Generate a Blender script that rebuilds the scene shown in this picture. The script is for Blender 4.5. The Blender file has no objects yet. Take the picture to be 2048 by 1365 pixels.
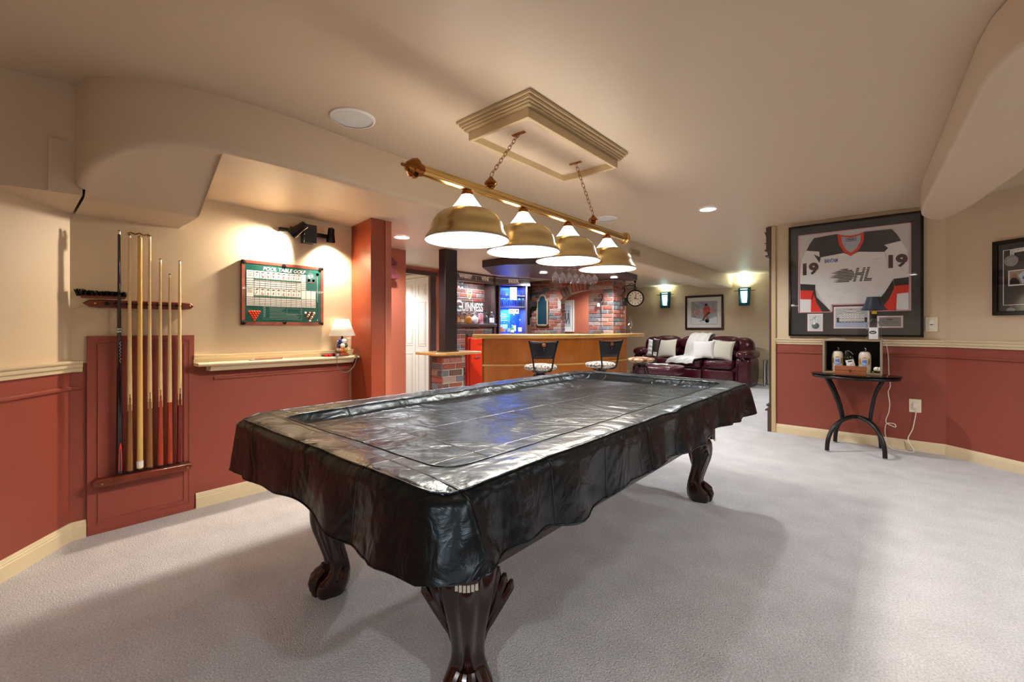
import bpy, bmesh, math, random
from mathutils import Vector, Matrix, noise
PI = math.pi
R = math.radians
random.seed(7)
S = bpy.context.scene
COL = S.collection

# ---------------------------------------------------------------- camera
cam_data = bpy.data.cameras.new('camera')
cam_data.sensor_width = 36
cam_data.sensor_fit = 'HORIZONTAL'
cam_data.lens = 877.0 / 2048 * 36
cam_data.shift_y = -25.5 / 2048
cam_data.clip_start = 0.05
cam = bpy.data.objects.new('camera', cam_data)
COL.objects.link(cam)
cam.location = (0, 0, 1.2)
cam.rotation_euler = (R(90), 0, R(41.1))
S.camera = cam

# ---------------------------------------------------------------- world, exposure
world = bpy.data.worlds.new('world')
S.world = world
world.use_nodes = True
world.node_tree.nodes['Background'].inputs[0].default_value = (1.0, 0.93, 0.85, 1)
world.node_tree.nodes['Background'].inputs[1].default_value = 0.05
S.view_settings.view_transform = 'Standard'
S.view_settings.look = 'None'
S.view_settings.gamma = 1
S.view_settings.use_curve_mapping = False
S.view_settings.exposure = 1.2

def lamp_light(name, kind, loc, energy, color, parent=None, size=0.1, spot=None, blend=0.5, aim=None):
    d = bpy.data.lights.new(name, kind)
    d.energy = energy
    d.color = color
    if kind == 'AREA':
        d.shape = 'DISK'; d.size = size
    else:
        d.shadow_soft_size = size
    if spot:
        d.spot_size = R(spot); d.spot_blend = blend
    o = bpy.data.objects.new(name, d)
    COL.objects.link(o)
    o.location = loc
    if parent: o.parent = parent
    if aim is not None:
        v = Vector(aim)
        o.rotation_euler = v.to_track_quat('-Z', 'Y').to_euler()
    return o

WARM = (1.0, 0.84, 0.66)
NEUT = (1.0, 0.93, 0.84)
COOL = (0.93, 0.97, 1.0)

# ---------------------------------------------------------------- mesh helpers
class MB:
    def __init__(s):
        s.v = []; s.f = []; s.m = []
    def add(s, vs, fs, mi=0, M=None):
        b = len(s.v)
        for p in vs:
            s.v.append(tuple(M @ Vector(p)) if M is not None else tuple(p))
        for q in fs:
            s.f.append([i + b for i in q]); s.m.append(mi)
        return s
    def box(s, x0, x1, y0, y1, z0, z1, mi=0, M=None):
        vs = [(x0,y0,z0),(x1,y0,z0),(x1,y1,z0),(x0,y1,z0),(x0,y0,z1),(x1,y0,z1),(x1,y1,z1),(x0,y1,z1)]
        fs = [(0,3,2,1),(4,5,6,7),(0,1,5,4),(1,2,6,5),(2,3,7,6),(3,0,4,7)]
        return s.add(vs, fs, mi, M)
    def prism(s, pts, axis, a, b, mi=0, M=None):
        # pts: x -> (y,z) pairs, y -> (x,z) pairs, z -> (x,y) pairs
        n = len(pts)
        def mk(p, t):
            return {'x': (t, p[0], p[1]), 'y': (p[0], t, p[1]), 'z': (p[0], p[1], t)}[axis]
        vs = [mk(p, a) for p in pts] + [mk(p, b) for p in pts]
        fs = [tuple(range(n - 1, -1, -1)), tuple(range(n, 2 * n))]
        fs += [(i, (i + 1) % n, n + (i + 1) % n, n + i) for i in range(n)]
        return s.add(vs, fs, mi, M)
    def lathe(s, prof, c=(0,0,0), seg=24, mi=0, M=None, caps=True, mfun=None, sx=1, sy=1):
        # prof: (r, z) list
        vs = []; fs = []; ms = []
        for (r, z) in prof:
            for k in range(seg):
                a = 2 * PI * k / seg
                vs.append((c[0] + r * sx * math.cos(a), c[1] + r * sy * math.sin(a), c[2] + z))
        for i in range(len(prof) - 1):
            for k in range(seg):
                k2 = (k + 1) % seg
                fs.append((i*seg+k, i*seg+k2, (i+1)*seg+k2, (i+1)*seg+k))
                ms.append(mfun((prof[i][1] + prof[i+1][1]) / 2, 2*PI*(k+.5)/seg) if mfun else mi)
        if caps:
            if prof[0][0] > 1e-6: fs.append(tuple(range(seg - 1, -1, -1))); ms.append(ms[0])
            if prof[-1][0] > 1e-6: fs.append(tuple((len(prof)-1)*seg + k for k in range(seg))); ms.append(ms[-1])
        b = len(s.v)
        for p in vs: s.v.append(tuple(M @ Vector(p)) if M is not None else p)
        for q, m in zip(fs, ms): s.f.append([i + b for i in q]); s.m.append(m)
        return s
    def tube(s, pts, r, seg=8, mi=0, M=None, closed=False, flat=1.0):
        pts = [Vector(p) for p in pts]
        n = len(pts); rs = r if isinstance(r, (list, tuple)) else [r] * n
        vs = []; fs = []
        up = None
        for i, p in enumerate(pts):
            if closed: t = pts[(i+1) % n] - pts[i-1]
            else: t = pts[min(i+1, n-1)] - pts[max(i-1, 0)]
            if t.length < 1e-9: t = Vector((0,0,1))
            t.normalize()
            if up is None:
                up = Vector((0,0,1)) if abs(t.z) < .9 else Vector((1,0,0))
            sd = t.cross(up)
            if sd.length < 1e-6: sd = t.cross(Vector((0,1,0)))
            sd.normalize(); up = sd.cross(t).normalized()
            for k in range(seg):
                a = 2*PI*k/seg
                vs.append(tuple(p + sd*math.cos(a)*rs[i] + up*math.sin(a)*rs[i]*flat))
        for i in range(n if closed else n - 1):
            j = (i + 1) % n
            for k in range(seg):
                k2 = (k+1) % seg
                fs.append((i*seg+k, i*seg+k2, j*seg+k2, j*seg+k))
        if not closed:
            fs.append(tuple(range(seg-1, -1, -1))); fs.append(tuple((n-1)*seg+k for k in range(seg)))
        return s.add(vs, fs, mi, M)
    def ball(s, c, r, seg=16, rings=10, mi=0, M=None, sc=(1,1,1)):
        prof = [(r*math.sin(PI*i/rings)+1e-7, -r*math.cos(PI*i/rings)*sc[2]) for i in range(rings+1)]
        return s.lathe(prof, c, seg, mi, M, sx=sc[0], sy=sc[1])
    def grid(s, nx, ny, fn, mi=0, M=None, wrap=False):
        vs = [fn(i/(nx), j/(ny)) for j in range(ny+1) for i in range(nx+1)]
        fs = [(j*(nx+1)+i, j*(nx+1)+i+1, (j+1)*(nx+1)+i+1, (j+1)*(nx+1)+i) for j in range(ny) for i in range(nx)]
        return s.add(vs, fs, mi, M)

def tag(o, label=None, cat=None, group=None, kind=None):
    if label: o['label'] = label
    if cat: o['category'] = cat
    if group: o['group'] = group
    if kind: o['kind'] = kind
    return o

def part(name, mb, mats, parent=None, label=None, bevel=0, sub=0, ang=38, loc=None, rz=0, bseg=2, solid=0):
    me = bpy.data.meshes.new(name)
    me.from_pydata(mb.v, [], mb.f)
    if not isinstance(mats, (list, tuple)): mats = [mats]
    for m in mats: me.materials.append(m)
    me.polygons.foreach_set('material_index', mb.m)
    me.polygons.foreach_set('use_smooth', [True] * len(me.polygons))
    bm = bmesh.new(); bm.from_mesh(me)
    bmesh.ops.recalc_face_normals(bm, faces=bm.faces)
    bm.to_mesh(me); bm.free()
    me.set_sharp_from_angle(angle=R(ang))
    me.update()
    o = bpy.data.objects.new(name, me)
    COL.objects.link(o)
    if parent: o.parent = parent
    if loc: o.location = loc
    if rz: o.rotation_euler = (0, 0, rz)
    if solid:
        md = o.modifiers.new('thick', 'SOLIDIFY'); md.thickness = solid; md.offset = 0
    if bevel:
        md = o.modifiers.new('bevel', 'BEVEL'); md.width = bevel; md.segments = bseg; md.limit_method = 'ANGLE'; md.angle_limit = R(35)
    if sub:
        md = o.modifiers.new('sub', 'SUBSURF'); md.levels = sub; md.render_levels = sub
    if label: o['label'] = label
    return o

def struct(name, mb, mats, **k):
    o = part(name, mb, mats, **k); o['kind'] = 'structure'
    return o

def thing(name, label, cat, loc=(0,0,0), rz=0, group=None):
    o = bpy.data.objects.new(name, None); COL.objects.link(o)
    o.empty_display_size = .1
    o.location = loc; o.rotation_euler = (0, 0, rz)
    tag(o, label, cat, group)
    return o

def dup(root, loc, rz=None, label=None, group=None):
    r = root.copy(); COL.objects.link(r); r.location = loc
    if rz is not None: r.rotation_euler = (0, 0, rz)
    if label: r['label'] = label
    if group: r['group'] = group
    for ch in list(root.children):
        c = ch.copy(); COL.objects.link(c); c.parent = r
        for g in list(ch.children):
            d = g.copy(); COL.objects.link(d); d.parent = c
    return r

def text(name, body, size, x, z, y, m, parent, align='CENTER', bold=0, shear=0, width=None, ext=.0008, label=None, rot=0):
    cu = bpy.data.curves.new(name, 'FONT')
    cu.body = body; cu.size = size; cu.align_x = align; cu.offset = bold; cu.shear = shear; cu.extrude = ext; cu.resolution_u = 3
    t = bpy.data.objects.new('tmp', cu); COL.objects.link(t)
    bpy.context.view_layer.update()
    me = bpy.data.meshes.new_from_object(t.evaluated_get(bpy.context.evaluated_depsgraph_get()))
    bpy.data.objects.remove(t)
    xs = [v.co.x for v in me.vertices]
    k = 1
    if width and xs: k = width / max(1e-6, max(xs) - min(xs))
    cr, sr = math.cos(rot), math.sin(rot)
    for v in me.vertices:
        a, b = v.co.x * k, v.co.y
        v.co = Vector((x + a*cr - b*sr, y - v.co.z, z + a*sr + b*cr))
    me.name = name
    me.materials.clear(); me.materials.append(m)
    o = bpy.data.objects.new(name, me); COL.objects.link(o)
    o.parent = parent
    if label: o['label'] = label
    return o

# ---------------------------------------------------------------- materials
def hexc(h):
    h = h.lstrip('#')
    out = []
    for i in (0, 2, 4):
        c = int(h[i:i+2], 16) / 255
        out.append(c/12.92 if c <= .04045 else ((c+.055)/1.055)**2.4)
    return out
MATS = {}
def mat(name, col, rough=.5, metal=0, var=None, bump=None, emis=0, trans=0, ior=1.45, coat=0, alpha=1, sheen=0, ecol=None, stretch=None, sub=0, speck=None):
    if name in MATS: return MATS[name]
    m = bpy.data.materials.new(name); m.use_nodes = True
    nt = m.node_tree; b = nt.nodes['Principled BSDF']
    c = hexc(col) if isinstance(col, str) else col
    b.inputs['Base Color'].default_value = (*c, 1)
    b.inputs['Roughness'].default_value = rough
    b.inputs['Metallic'].default_value = metal
    b.inputs['IOR'].default_value = ior
    b.inputs['Coat Weight'].default_value = coat
    b.inputs['Sheen Weight'].default_value = sheen
    b.inputs['Transmission Weight'].default_value = trans
    if sub:
        b.inputs['Subsurface Weight'].default_value = sub
    if emis:
        b.inputs['Emission Color'].default_value = (*(hexc(ecol) if ecol else c), 1)
        b.inputs['Emission Strength'].default_value = emis
    tc = nt.nodes.new('ShaderNodeTexCoord'); src = tc.outputs['Object']
    if stretch:
        mp = nt.nodes.new('ShaderNodeMapping'); mp.inputs['Scale'].default_value = stretch
        nt.links.new(src, mp.inputs[0]); src = mp.outputs[0]
    if var:
        # (scale, second colour, contrast)
        n = nt.nodes.new('ShaderNodeTexNoise'); n.inputs['Scale'].default_value = var[0]; n.inputs['Detail'].default_value = 6
        nt.links.new(src, n.inputs['Vector'])
        r = nt.nodes.new('ShaderNodeValToRGB')
        w = var[2] if len(var) > 2 else .2
        r.color_ramp.elements[0].position = .5 - w; r.color_ramp.elements[1].position = .5 + w
        r.color_ramp.elements[0].color = (*c, 1); r.color_ramp.elements[1].color = (*hexc(var[1]), 1)
        nt.links.new(n.outputs['Fac'], r.inputs[0]); nt.links.new(r.outputs[0], b.inputs['Base Color'])
    if speck:
        n = nt.nodes.new('ShaderNodeTexNoise'); n.inputs['Scale'].default_value = speck[0]; n.inputs['Detail'].default_value = 2
        nt.links.new(src, n.inputs['Vector'])
        mr = nt.nodes.new('ShaderNodeMapRange'); mr.inputs['From Min'].default_value = .3; mr.inputs['From Max'].default_value = .7
        mr.inputs['To Min'].default_value = 1 - speck[1]; mr.inputs['To Max'].default_value = 1 + speck[1]
        nt.links.new(n.outputs['Fac'], mr.inputs['Value'])
        mx = nt.nodes.new('ShaderNodeVectorMath'); mx.operation = 'SCALE'
        lk = [l for l in nt.links if l.to_socket == b.inputs['Base Color']]
        if lk: nt.links.new(lk[0].from_socket, mx.inputs[0])
        else: mx.inputs[0].default_value = c
        nt.links.new(mr.outputs[0], mx.inputs['Scale']); nt.links.new(mx.outputs[0], b.inputs['Base Color'])
    if bump:
        src2 = src
        prev = None
        for (sc, st, ds) in (bump if isinstance(bump, list) else [bump]):
            n = nt.nodes.new('ShaderNodeTexNoise'); n.inputs['Scale'].default_value = sc; n.inputs['Detail'].default_value = 4
            nt.links.new(src2, n.inputs['Vector'])
            bp = nt.nodes.new('ShaderNodeBump'); bp.inputs['Strength'].default_value = st; bp.inputs['Distance'].default_value = ds
            nt.links.new(n.outputs['Fac'], bp.inputs['Height'])
            if prev: nt.links.new(prev.outputs[0], bp.inputs['Normal'])
            prev = bp
        nt.links.new(prev.outputs[0], b.inputs['Normal'])
    if alpha < 1:
        b.inputs['Alpha'].default_value = alpha
    MATS[name] = m
    return m

CEIL = mat('ceiling_paint', '#CDB99F', .46, bump=(60, .05, .002))
WALLU = mat('beige_wall_paint', '#CFBB9C', .5, bump=(80, .05, .002))
WALLR = mat('terracotta_wall_paint', '#8C4435', .42, bump=(80, .06, .002))
COLR = mat('rust_column_paint', '#8E3E24', .4, bump=(80, .05, .002))
CORAL = mat('coral_wall_paint', '#B4674F', .45, bump=(80, .05, .002))
CREAM = mat('cream_trim_paint', '#DCCBA6', .38)
CREAM2 = mat('beige_moulding_paint', '#BEA67E', .38)
BROWNP = mat('brown_trim_paint', '#4A3733', .35)
CARPET = mat('carpet', '#BDBABA', .95, var=(5, '#D1CECE', .25), bump=[(150, .9, .012), (14, .3, .012)], sheen=.2, speck=(130, .22))
BLACKV = mat('black_vinyl', '#08090b', .26, bump=[(3.0, .35, .02), (16, .12, .004)], coat=.0)
MAHOG = mat('dark_mahogany', '#1c0a07', .22, var=(14, '#2a100b', .2), coat=.5)
BRASS = mat('antique_brass', '#C8A564', .24, 1)
BRASSD = mat('burnished_copper_brass', '#9A6230', .2, 1)
BRASSB = mat('brushed_brass_shade', '#C4AF82', .27, 1, bump=(300, .05, .001), stretch=(1, 1, .05))

def opal():
    m = bpy.data.materials.new('lit_opal_glass'); m.use_nodes = True; nt = m.node_tree; nt.nodes.clear()
    o = nt.nodes.new('ShaderNodeOutputMaterial'); mx = nt.nodes.new('ShaderNodeMixShader'); mx.inputs[0].default_value = .55
    e = nt.nodes.new('ShaderNodeEmission'); e.inputs[0].default_value = (1,.96,.88,1); e.inputs[1].default_value = 3.5
    t_ = nt.nodes.new('ShaderNodeBsdfTransparent')
    nt.links.new(t_.outputs[0], mx.inputs[1]); nt.links.new(e.outputs[0], mx.inputs[2]); nt.links.new(mx.outputs[0], o.inputs[0]); return m
GLASSW = opal()
BULB = mat('lamp_bulb', '#fff4e0', .3, emis=14)
ENAMEL = mat('white_enamel', '#f4f1ea', .4)
WHITE = mat('white_paint', '#EDE8E0', .45)
IVORY = mat('ivory_plastic', '#E8DFC6', .35)
BLACKP = mat('black_paint', '#0d0d0e', .35)
BLACKG = mat('gloss_black', '#0a0b0d', .12)
IRON = mat('wrought_iron', '#100c0b', .45, .3)
CHROME = mat('chrome', '#C8CCD0', .15, 1)
GLASS = mat('clear_glass', '#f2fbff', .03, trans=1, ior=1.45)
PANE = mat('picture_glass', '#ffffff', .04, trans=1, ior=1.25)
MORTAR = mat('mortar', '#A79F95', .9, bump=(90, .4, .004))
BR = [mat('brick_red', '#96503F', .85, var=(30, '#7E4236'), bump=(70, .6, .004)),
      mat('brick_pink', '#A6685A', .85, var=(30, '#8F5B50'), bump=(70, .6, .004)),
      mat('brick_slate', '#5C5F64', .85, var=(30, '#6E6A6B'), bump=(70, .6, .004)),
      mat('brick_brown', '#6E5148', .85, var=(30, '#5A443E'), bump=(70, .6, .004)),
      mat('brick_pale', '#A38A80', .85, var=(30, '#8D7269'), bump=(70, .6, .004))]
OAK = mat('honey_oak', '#B4691F', .3, var=(7, '#96500F', .25), coat=.3, stretch=(1, 1, .35))
OAKL = mat('pale_oak_edge', '#CFA05A', .3, var=(9, '#BC8B45', .25), coat=.3)
LEATHER = mat('burgundy_leather', '#4A1620', .25, var=(5, '#3a0f18', .3), bump=[(9, .5, .03), (120, .15, .002)], coat=.15)
MAPLE = mat('maple_shaft', '#E5C792', .22, coat=.4)
YELLOWM = mat('yellow_maple', '#DDB768', .22, coat=.4)
CUEBR = mat('cue_brown', '#8A5A2C', .2, coat=.6)
CUERED = mat('cue_red', '#A63A18', .15, coat=.8)
CUEDR = mat('cue_dark_red', '#6E1A10', .15, coat=.8)
CUEBLK = mat('cue_black', '#0c0d10', .1, coat=.8)
CHERRY = mat('cherry_rack_wood', '#7A3320', .25, var=(12, '#612515', .2), coat=.5, stretch=(1, .2, 1))
GREENB = mat('board_green', '#12594f', .16, coat=.4)
PAPER = mat('white_paper', '#EFEFEA', .5)
INK = mat('ink_black', '#181818', .5)
REDP = mat('signal_red', '#D62B22', .4)
FRAMEW = mat('board_frame_rosewood', '#A85440', .2, var=(16, '#8C4234', .2), coat=.6)
# ================================================================ setting
# floor
m = MB(); m.box(-9, 4.2, -3.2, 10.9, -.1, 0)
struct('floor', m, CARPET)
# ceilings
m = MB(); m.box(-9, 4.2, -3.2, 10.9, 2.38, 2.5)
struct('ceiling', m, CEIL)

# curved soffit along the left side, lower ceiling over the bar
OUT = [(-2.98,.21),(-2.88,.235),(-2.79,.285),(-2.71,.37),(-2.645,.49),(-2.60,.61),(-2.57,.72)]
OUT2 = [(-2.55,.9),(-2.545,1.15),(-2.56,1.6),(-2.60,3.0),(-2.665,5.5),(-2.72,8),(-2.745,10.75)]

def zb(x): return 1.85 + .25 * min(1, max(0, (x + 3.03) / .43))
def dens(pts, n):
    out = []
    P_ = [Vector((p[0], p[1], 0)) for p in pts]
    for i in range(len(P_)-1):
        a = P_[max(i-1,0)]; b = P_[i]; c = P_[i+1]; d = P_[min(i+2,len(P_)-1)]
        for k in range(n):
            u = k/n; q = .5*((2*b)+(c-a)*u+(2*a-5*b+4*c-d)*u*u+(3*b-a-3*c+d)*u**3); out.append((q.x, q.y))
    out.append((P_[-1].x, P_[-1].y)); return out
PATH = dens(OUT, 5)[:-1] + dens([OUT[-1]] + OUT2, 5)
m = MB(); vs = []; np_ = len(PATH)
prof = [(0,1.0),(0,.06),(.003,.035),(.010,.015),(.022,.003),(.036,0)]   # inward offset, height factor
inner = []
for i, (x, y) in enumerate(PATH):
    a = Vector(PATH[max(i-1,0)]); b_ = Vector(PATH[min(i+1,np_-1)]); d = (b_-a).normalized(); n = Vector((-d.y, d.x))
    zz = zb(x) if y < .72 else 2.10
    h = 2.385 - zz
    vs += [(x + .03*0, y, 2.385)]
    for (o, k) in prof[1:]:
        z = zz + (k*.7 if k < 1 else h)
        vs.append((x + n.x*o, y + n.y*o, zz + k*.6))
    inner.append((x + n.x*.036, y + n.y*.036))
q = len(prof)
m.add(vs, [(i*q+k, (i+1)*q+k, (i+1)*q+k+1, i*q+k+1) for i in range(np_-1) for k in range(q-1)])
# underside, flat past y=.72 and sloping down to the wall before it
hi = [(x, y) for (x, y) in inner if y >= .719]
m.add([(x, y, 2.10) for (x, y) in hi] + [(-3.2,10.75,2.10),(-3.2,7.3,2.10),(-8,7.3,2.10),(-8,2.12,2.10),(-3.19,2.12,2.10),(-3.19,.70,2.10)], [tuple(range(len(hi)+6))])
m.box(-3.22,-3.2,7.3,10.75,2.10,2.385); m.box(-8,-3.2,7.28,7.3,2.1,2.385)
lo = [(x, y) for (x, y) in inner if y < .74]
NX = 24; vs = []
for (x, y), (xp, yp) in zip(lo, PATH):
    for k in range(NX+1):
        xx = -3.53 + (x+3.53)*k/NX; vs.append((xx, y, min(zb(xx + (xp - x)*k/NX), 2.0999)))
m.add(vs, [(i*(NX+1)+k, i*(NX+1)+k+1, (i+1)*(NX+1)+k+1, (i+1)*(NX+1)+k) for i in range(len(lo)-1) for k in range(NX)])
m.box(-3.53,-2.99,.12,.235,1.852,2.1)
struct('trim_1', m, CEIL, ang=50, label='curved soffit running from the left wall to the far wall')
m = MB(); m.prism([(-3.53,1.851),(-3.03,1.851),(-2.60,2.101),(-2.60,2.12),(-3.53,2.12)], 'y', .7195, .7215)
struct('trim_2', m, CEIL)
m = MB(); m.prism([(-2.985,.225),(-3.05,-.03),(-3.14,-.35),(-3.6,-.35),(-3.6,.225)], 'z', 1.85, 2.385)
struct('trim_3', m, CEIL, label='dropped box at the left end of the soffit')
m = MB(); m.prism([(-3.19,2.10),(-3.52,2.07),(-3.52,2.39),(-3.19,2.39)], 'y', .72, 2.1)
struct('trim_4', m, CEIL)
# sofa end lower ceiling
m = MB(); m.box(-8, -3.19, 7.3, 10.75, 2.24, 2.385)
struct('trim_5', m, CEIL)
# curved beam at the right
rb = [(.165,5.0),(.168,4.7),(.19,4.2),(.212,3.7),(.23,3.25),(.245,2.9),(.256,2.62),(.275,2.44),(.31,2.31),(.38,2.2),(.5,2.12),(.8,2.03),(4.2,1.95),
      (4.2,2.5),(1.3,2.6),(.95,2.8),(.78,3.1),(.68,3.5),(.6,4.04),(.47,4.95),(.40,5.25),(.33,5.42),(.27,5.42),(.21,5.3),(.175,5.15)]
m = MB(); m.prism(rb, 'z', 2.162, 2.385)
struct('trim_6', m, CEIL, bevel=.02, bseg=4, label='curved beam over the right side of the room')

# walls, terracotta below the rail and beige above
def wall(name, a, b, t, zs=1.0, z0=0, z1=2.39, lo=WALLR, up=WALLU):
    ax, ay = a; bx, by = b
    L = math.hypot(bx-ax, by-ay); nx, ny = (by-ay)/L*t, -(bx-ax)/L*t
    m = MB()
    q = [(ax,ay),(bx,by),(bx-nx,by-ny),(ax-nx,ay-ny)]
    if zs: m.prism(q, 'z', z0, zs, 0); m.prism(q, 'z', zs, z1, 1)
    else: m.prism(q, 'z', z0, z1, 1)
    return struct(name, m, [lo, up])
D1 = Vector((.325, -.255)).normalized()
LC = Vector((-3.51, .225)); LC2 = LC + D1 * 3.6
wall('wall_left', (-3.51, .225), (-3.51, 2.06), .2)
wall('wall_left_corner', tuple(LC2), tuple(LC), .2)
# column
m = MB(); m.box(-3.6, -3.2, 1.93, 2.06, 0, 2.10)
struct('wall_column', m, COLR, bevel=.006)
m = MB(); m.box(-4.6, -4.25, 2.065, 3.01, 0, 2.10)
struct('wall_hall', m, CORAL, bevel=.004)
m = MB(); m.box(-4.25, -3.2, 2.062, 2.12, 0, 2.10)
struct('wall_hall_return', m, CORAL)
# wall with the closet opening
m = MB(); m.box(-5.4, -5.25, 3.01, 4.75, 2.035, 2.10); m.box(-5.4, -5.25, 4.25, 4.44, 0, 2.035); m.box(-5.4,-4.6,2.8,3.0,0,2.1)
struct('wall_door', m, CORAL)
m = MB(); m.box(-5.27, -5.225, 3.0, 4.27, 1.985, 2.045); m.box(-5.27, -5.225, 4.15, 4.25, 0, 1.99)
struct('trim_7', m, BROWNP, bevel=.006)
m = MB(); m.box(-7.6,-5.4,3.0,3.05,0,2.39); m.box(-7.6,-5.42,4.31,4.36,0,2.39); m.box(-7.7,-7.6,3,4.36,0,2.39)
struct('wall_closet', m, WALLU)
# right wall, end post, angled wall
wall('wall_right', (-1.03, 5.83), (.367, 5.83), .13, 1.03)
A0 = Vector((.367, 5.83)); AD = Vector((.446, -.372)).normalized(); A1 = A0 + AD * 2.6
wall('wall_right_corner', tuple(A0), tuple(A1), .15, 1.03)
wall('wall_right_side', (2.2, 4.3), (4.2, 4.15), .15, 1.03)
m = MB(); m.box(-1.075, -1.03, 5.795, 5.96, 0, 2.38)
struct('trim_8', m, CREAM2, bevel=.004)
# far and back walls
m = MB(); m.box(-9, 4.2, 10.7, 10.9, 0, 2.39); struct('wall_far', m, WALLU)
m = MB(); m.box(-8.0, -7.85, 7.3, 10.7, 0, 2.39); struct('wall_far_left', m, WALLU)
m = MB(); m.box(1.0, 1.15, 6.2, 10.7, 0, 2.39); struct('wall_far_right', m, WALLU)
m = MB(); m.box(-9, 4.2, -3.2, -3.05, 0, 1.0, 0); m.box(-9, 4.2, -3.2, -3.05, 1.0, 2.39, 1)
struct('wall_back', m, [WALLR, WALLU])
m = MB(); m.box(4.05, 4.2, -3.2, 4.3, 0, 1.0, 0); m.box(4.05, 4.2, -3.2, 4.3, 1.0, 2.39, 1)
struct('wall_side', m, [WALLR, WALLU])
m = MB(); m.box(-8, -4.25, 8.4, 8.5, 0, 2.25); 
struct('wall_corridor', m, CORAL)
bpy.data.objects['wall_corridor'].location.y = 0

# moulded rails: profile (out, z) swept along a straight run
def run(a, b, prof, m=None, e0=0, e1=0):
    m = m or MB()
    a = Vector((a[0], a[1], 0)); b = Vector((b[0], b[1], 0)); d = (b-a).normalized()
    nrm = Vector((d.y, -d.x, 0))
    vs = []
    for p, e in ((a, e0), (b, e1)):
        for (o, z) in prof:
            q = p + nrm*o + d*(e*o); vs.append((q.x, q.y, z))
    n = len(prof)
    fs = [tuple(range(n-1,-1,-1)), tuple(range(n,2*n))] + [(i,(i+1)%n,n+(i+1)%n,n+i) for i in range(n)]
    return m.add(vs, fs)
def rail_prof(z, s=1.0):
    return [(-.01,z-.065),(.012,z-.065),(.016,z-.055),(.016,z-.045),(.026,z-.04),(.03,z-.03),(.03,z-.022),(.036,z-.018),(.042,z-.008),(.042,z),(-.01,z)]
def bead_prof(z): return [(-.005,z-.012),(.008,z-.012),(.013,z-.006),(.013,z+.004),(.006,z+.01),(-.005,z+.01)]
BASE = [(-.01,0),(.018,0),(.018,.07),(.014,.074),(.014,.082),(.010,.086),(.010,.094),(.006,.1),(-.01,.1)]

LCt = tuple(LC); LC2t = tuple(LC2)
m = run(LC2t, LCt, rail_prof(1.016)); run(LCt, (-3.51,.275), rail_prof(1.016), m); struct('trim_9', m, CREAM, label='chair rail left of the cue panel')
m = run(LC2t, LCt, bead_prof(.86)); run(LCt, (-3.51,.272), bead_prof(.86), m); run((-3.51,.92), (-3.51,1.93), bead_prof(.86), m); struct('trim_10', m, WALLR)
m = run(LC2t, LCt, BASE); run(LCt, (-3.51,.29), BASE, m); struct('baseboard_left_corner', m, CREAM)
m = run((-3.51,.815), (-3.51,1.93), BASE); struct('baseboard_left', m, CREAM)
A0t = tuple(A0); A1t = tuple(A1)
m = run((-1.03,5.83), A0t, rail_prof(1.085)); run(A0t, A1t, rail_prof(1.085), m); struct('trim_11', m, CREAM, label='chair rail under the framed jersey')
m = run((-1.03,5.83), A0t, bead_prof(.93)); run(A0t, A1t, bead_prof(.93), m); struct('trim_12', m, WALLR)
m = run((-1.03,5.83), A0t, BASE); struct('baseboard_right', m, CREAM)
m = run(A0t, A1t, BASE); struct('baseboard_right_corner', m, CREAM)
m = run((-8,10.7), (1,10.7), BASE); struct('baseboard_far', m, CREAM)
# moulded panel behind the cues
m = MB(); y0, y1, z1 = .293, .805, 1.155
m.box(-3.51, -3.498, y0, y1, 0, z1)
for (w, i) in ((.03, 0), (.012, .045)):
    t = .012 + (.004 if i == 0 else .006)
    zb0 = .02 + i
    for q in ((y0+i, y1-i, z1-i-w, z1-i), (y0+i, y1-i, zb0, zb0+w), (y0+i, y0+i+w, zb0+w, z1-i-w), (y1-i-w, y1-i, zb0+w, z1-i-w)):
        m.box(-3.505, -3.51+t, q[0], q[1], q[2], q[3])
struct('trim_13', m, WALLR, label='raised terracotta panel behind the cues')
# ================================================================ left wall things
# drink ledge
t = thing('wall_shelf', 'cream painted drink ledge on the left wall below the pool table golf board', 'shelf', (-3.51, .80, 0), PI/2)
L = 1.128
m = MB(); m.prism([(-.001,.95),(-.13,.95),(-.14,.957),(-.14,.966),(-.132,.972),(-.001,.972)], 'x', 0, L); part('ledge', m, CREAM, t, bevel=.002)
m = MB(); m.prism([(-.001,.97),(-.022,.97),(-.022,.985),(-.034,.997),(-.034,1.008),(-.042,1.014),(-.042,1.022),(-.001,1.022)], 'x', 0, L); part('back_rail', m, CREAM, t)
m = MB(); m.prism([(-.001,.915),(-.085,.915),(-.095,.925),(-.115,.952),(-.001,.952)], 'x', .075, L-.03); part('support_moulding', m, CREAM, t, bevel=.002)

# cue rack
t = thing('cue_rack', 'wall mounted cherry wood cue rack with top and bottom rails', 'cue rack', (-3.505, .54, 0), PI/2)
def rack_rail(nm, x0, x1, z, d):
    m = MB()
    m.prism([(x0,z),(x0+.03,z-.022),(x0+.07,z-.026),(x1-.06,z-.026),(x1-.02,z-.02),(x1,z),(x1-.02,z+.018),(x1-.06,z+.022),(x0+.07,z+.022),(x0+.03,z+.018)], 'y', -d, 0)
    r = part(nm, m, CHERRY, t, bevel=.006)
    return r
r = rack_rail('top_rail', -.268, .262, 1.345, .03)
for x in (-.113,-.066,-.018,.028,.083,.127,.178, -.15):
    m = MB(); m.tube([(x-.014,-.03,1.345),(x-.017,-.045,1.345),(x-.009,-.058,1.345)], .004, 6); m.tube([(x+.014,-.03,1.345),(x+.017,-.045,1.345),(x+.009,-.058,1.345)], .004, 6); part('cue_clip', m, BLACKP, r)
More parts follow.
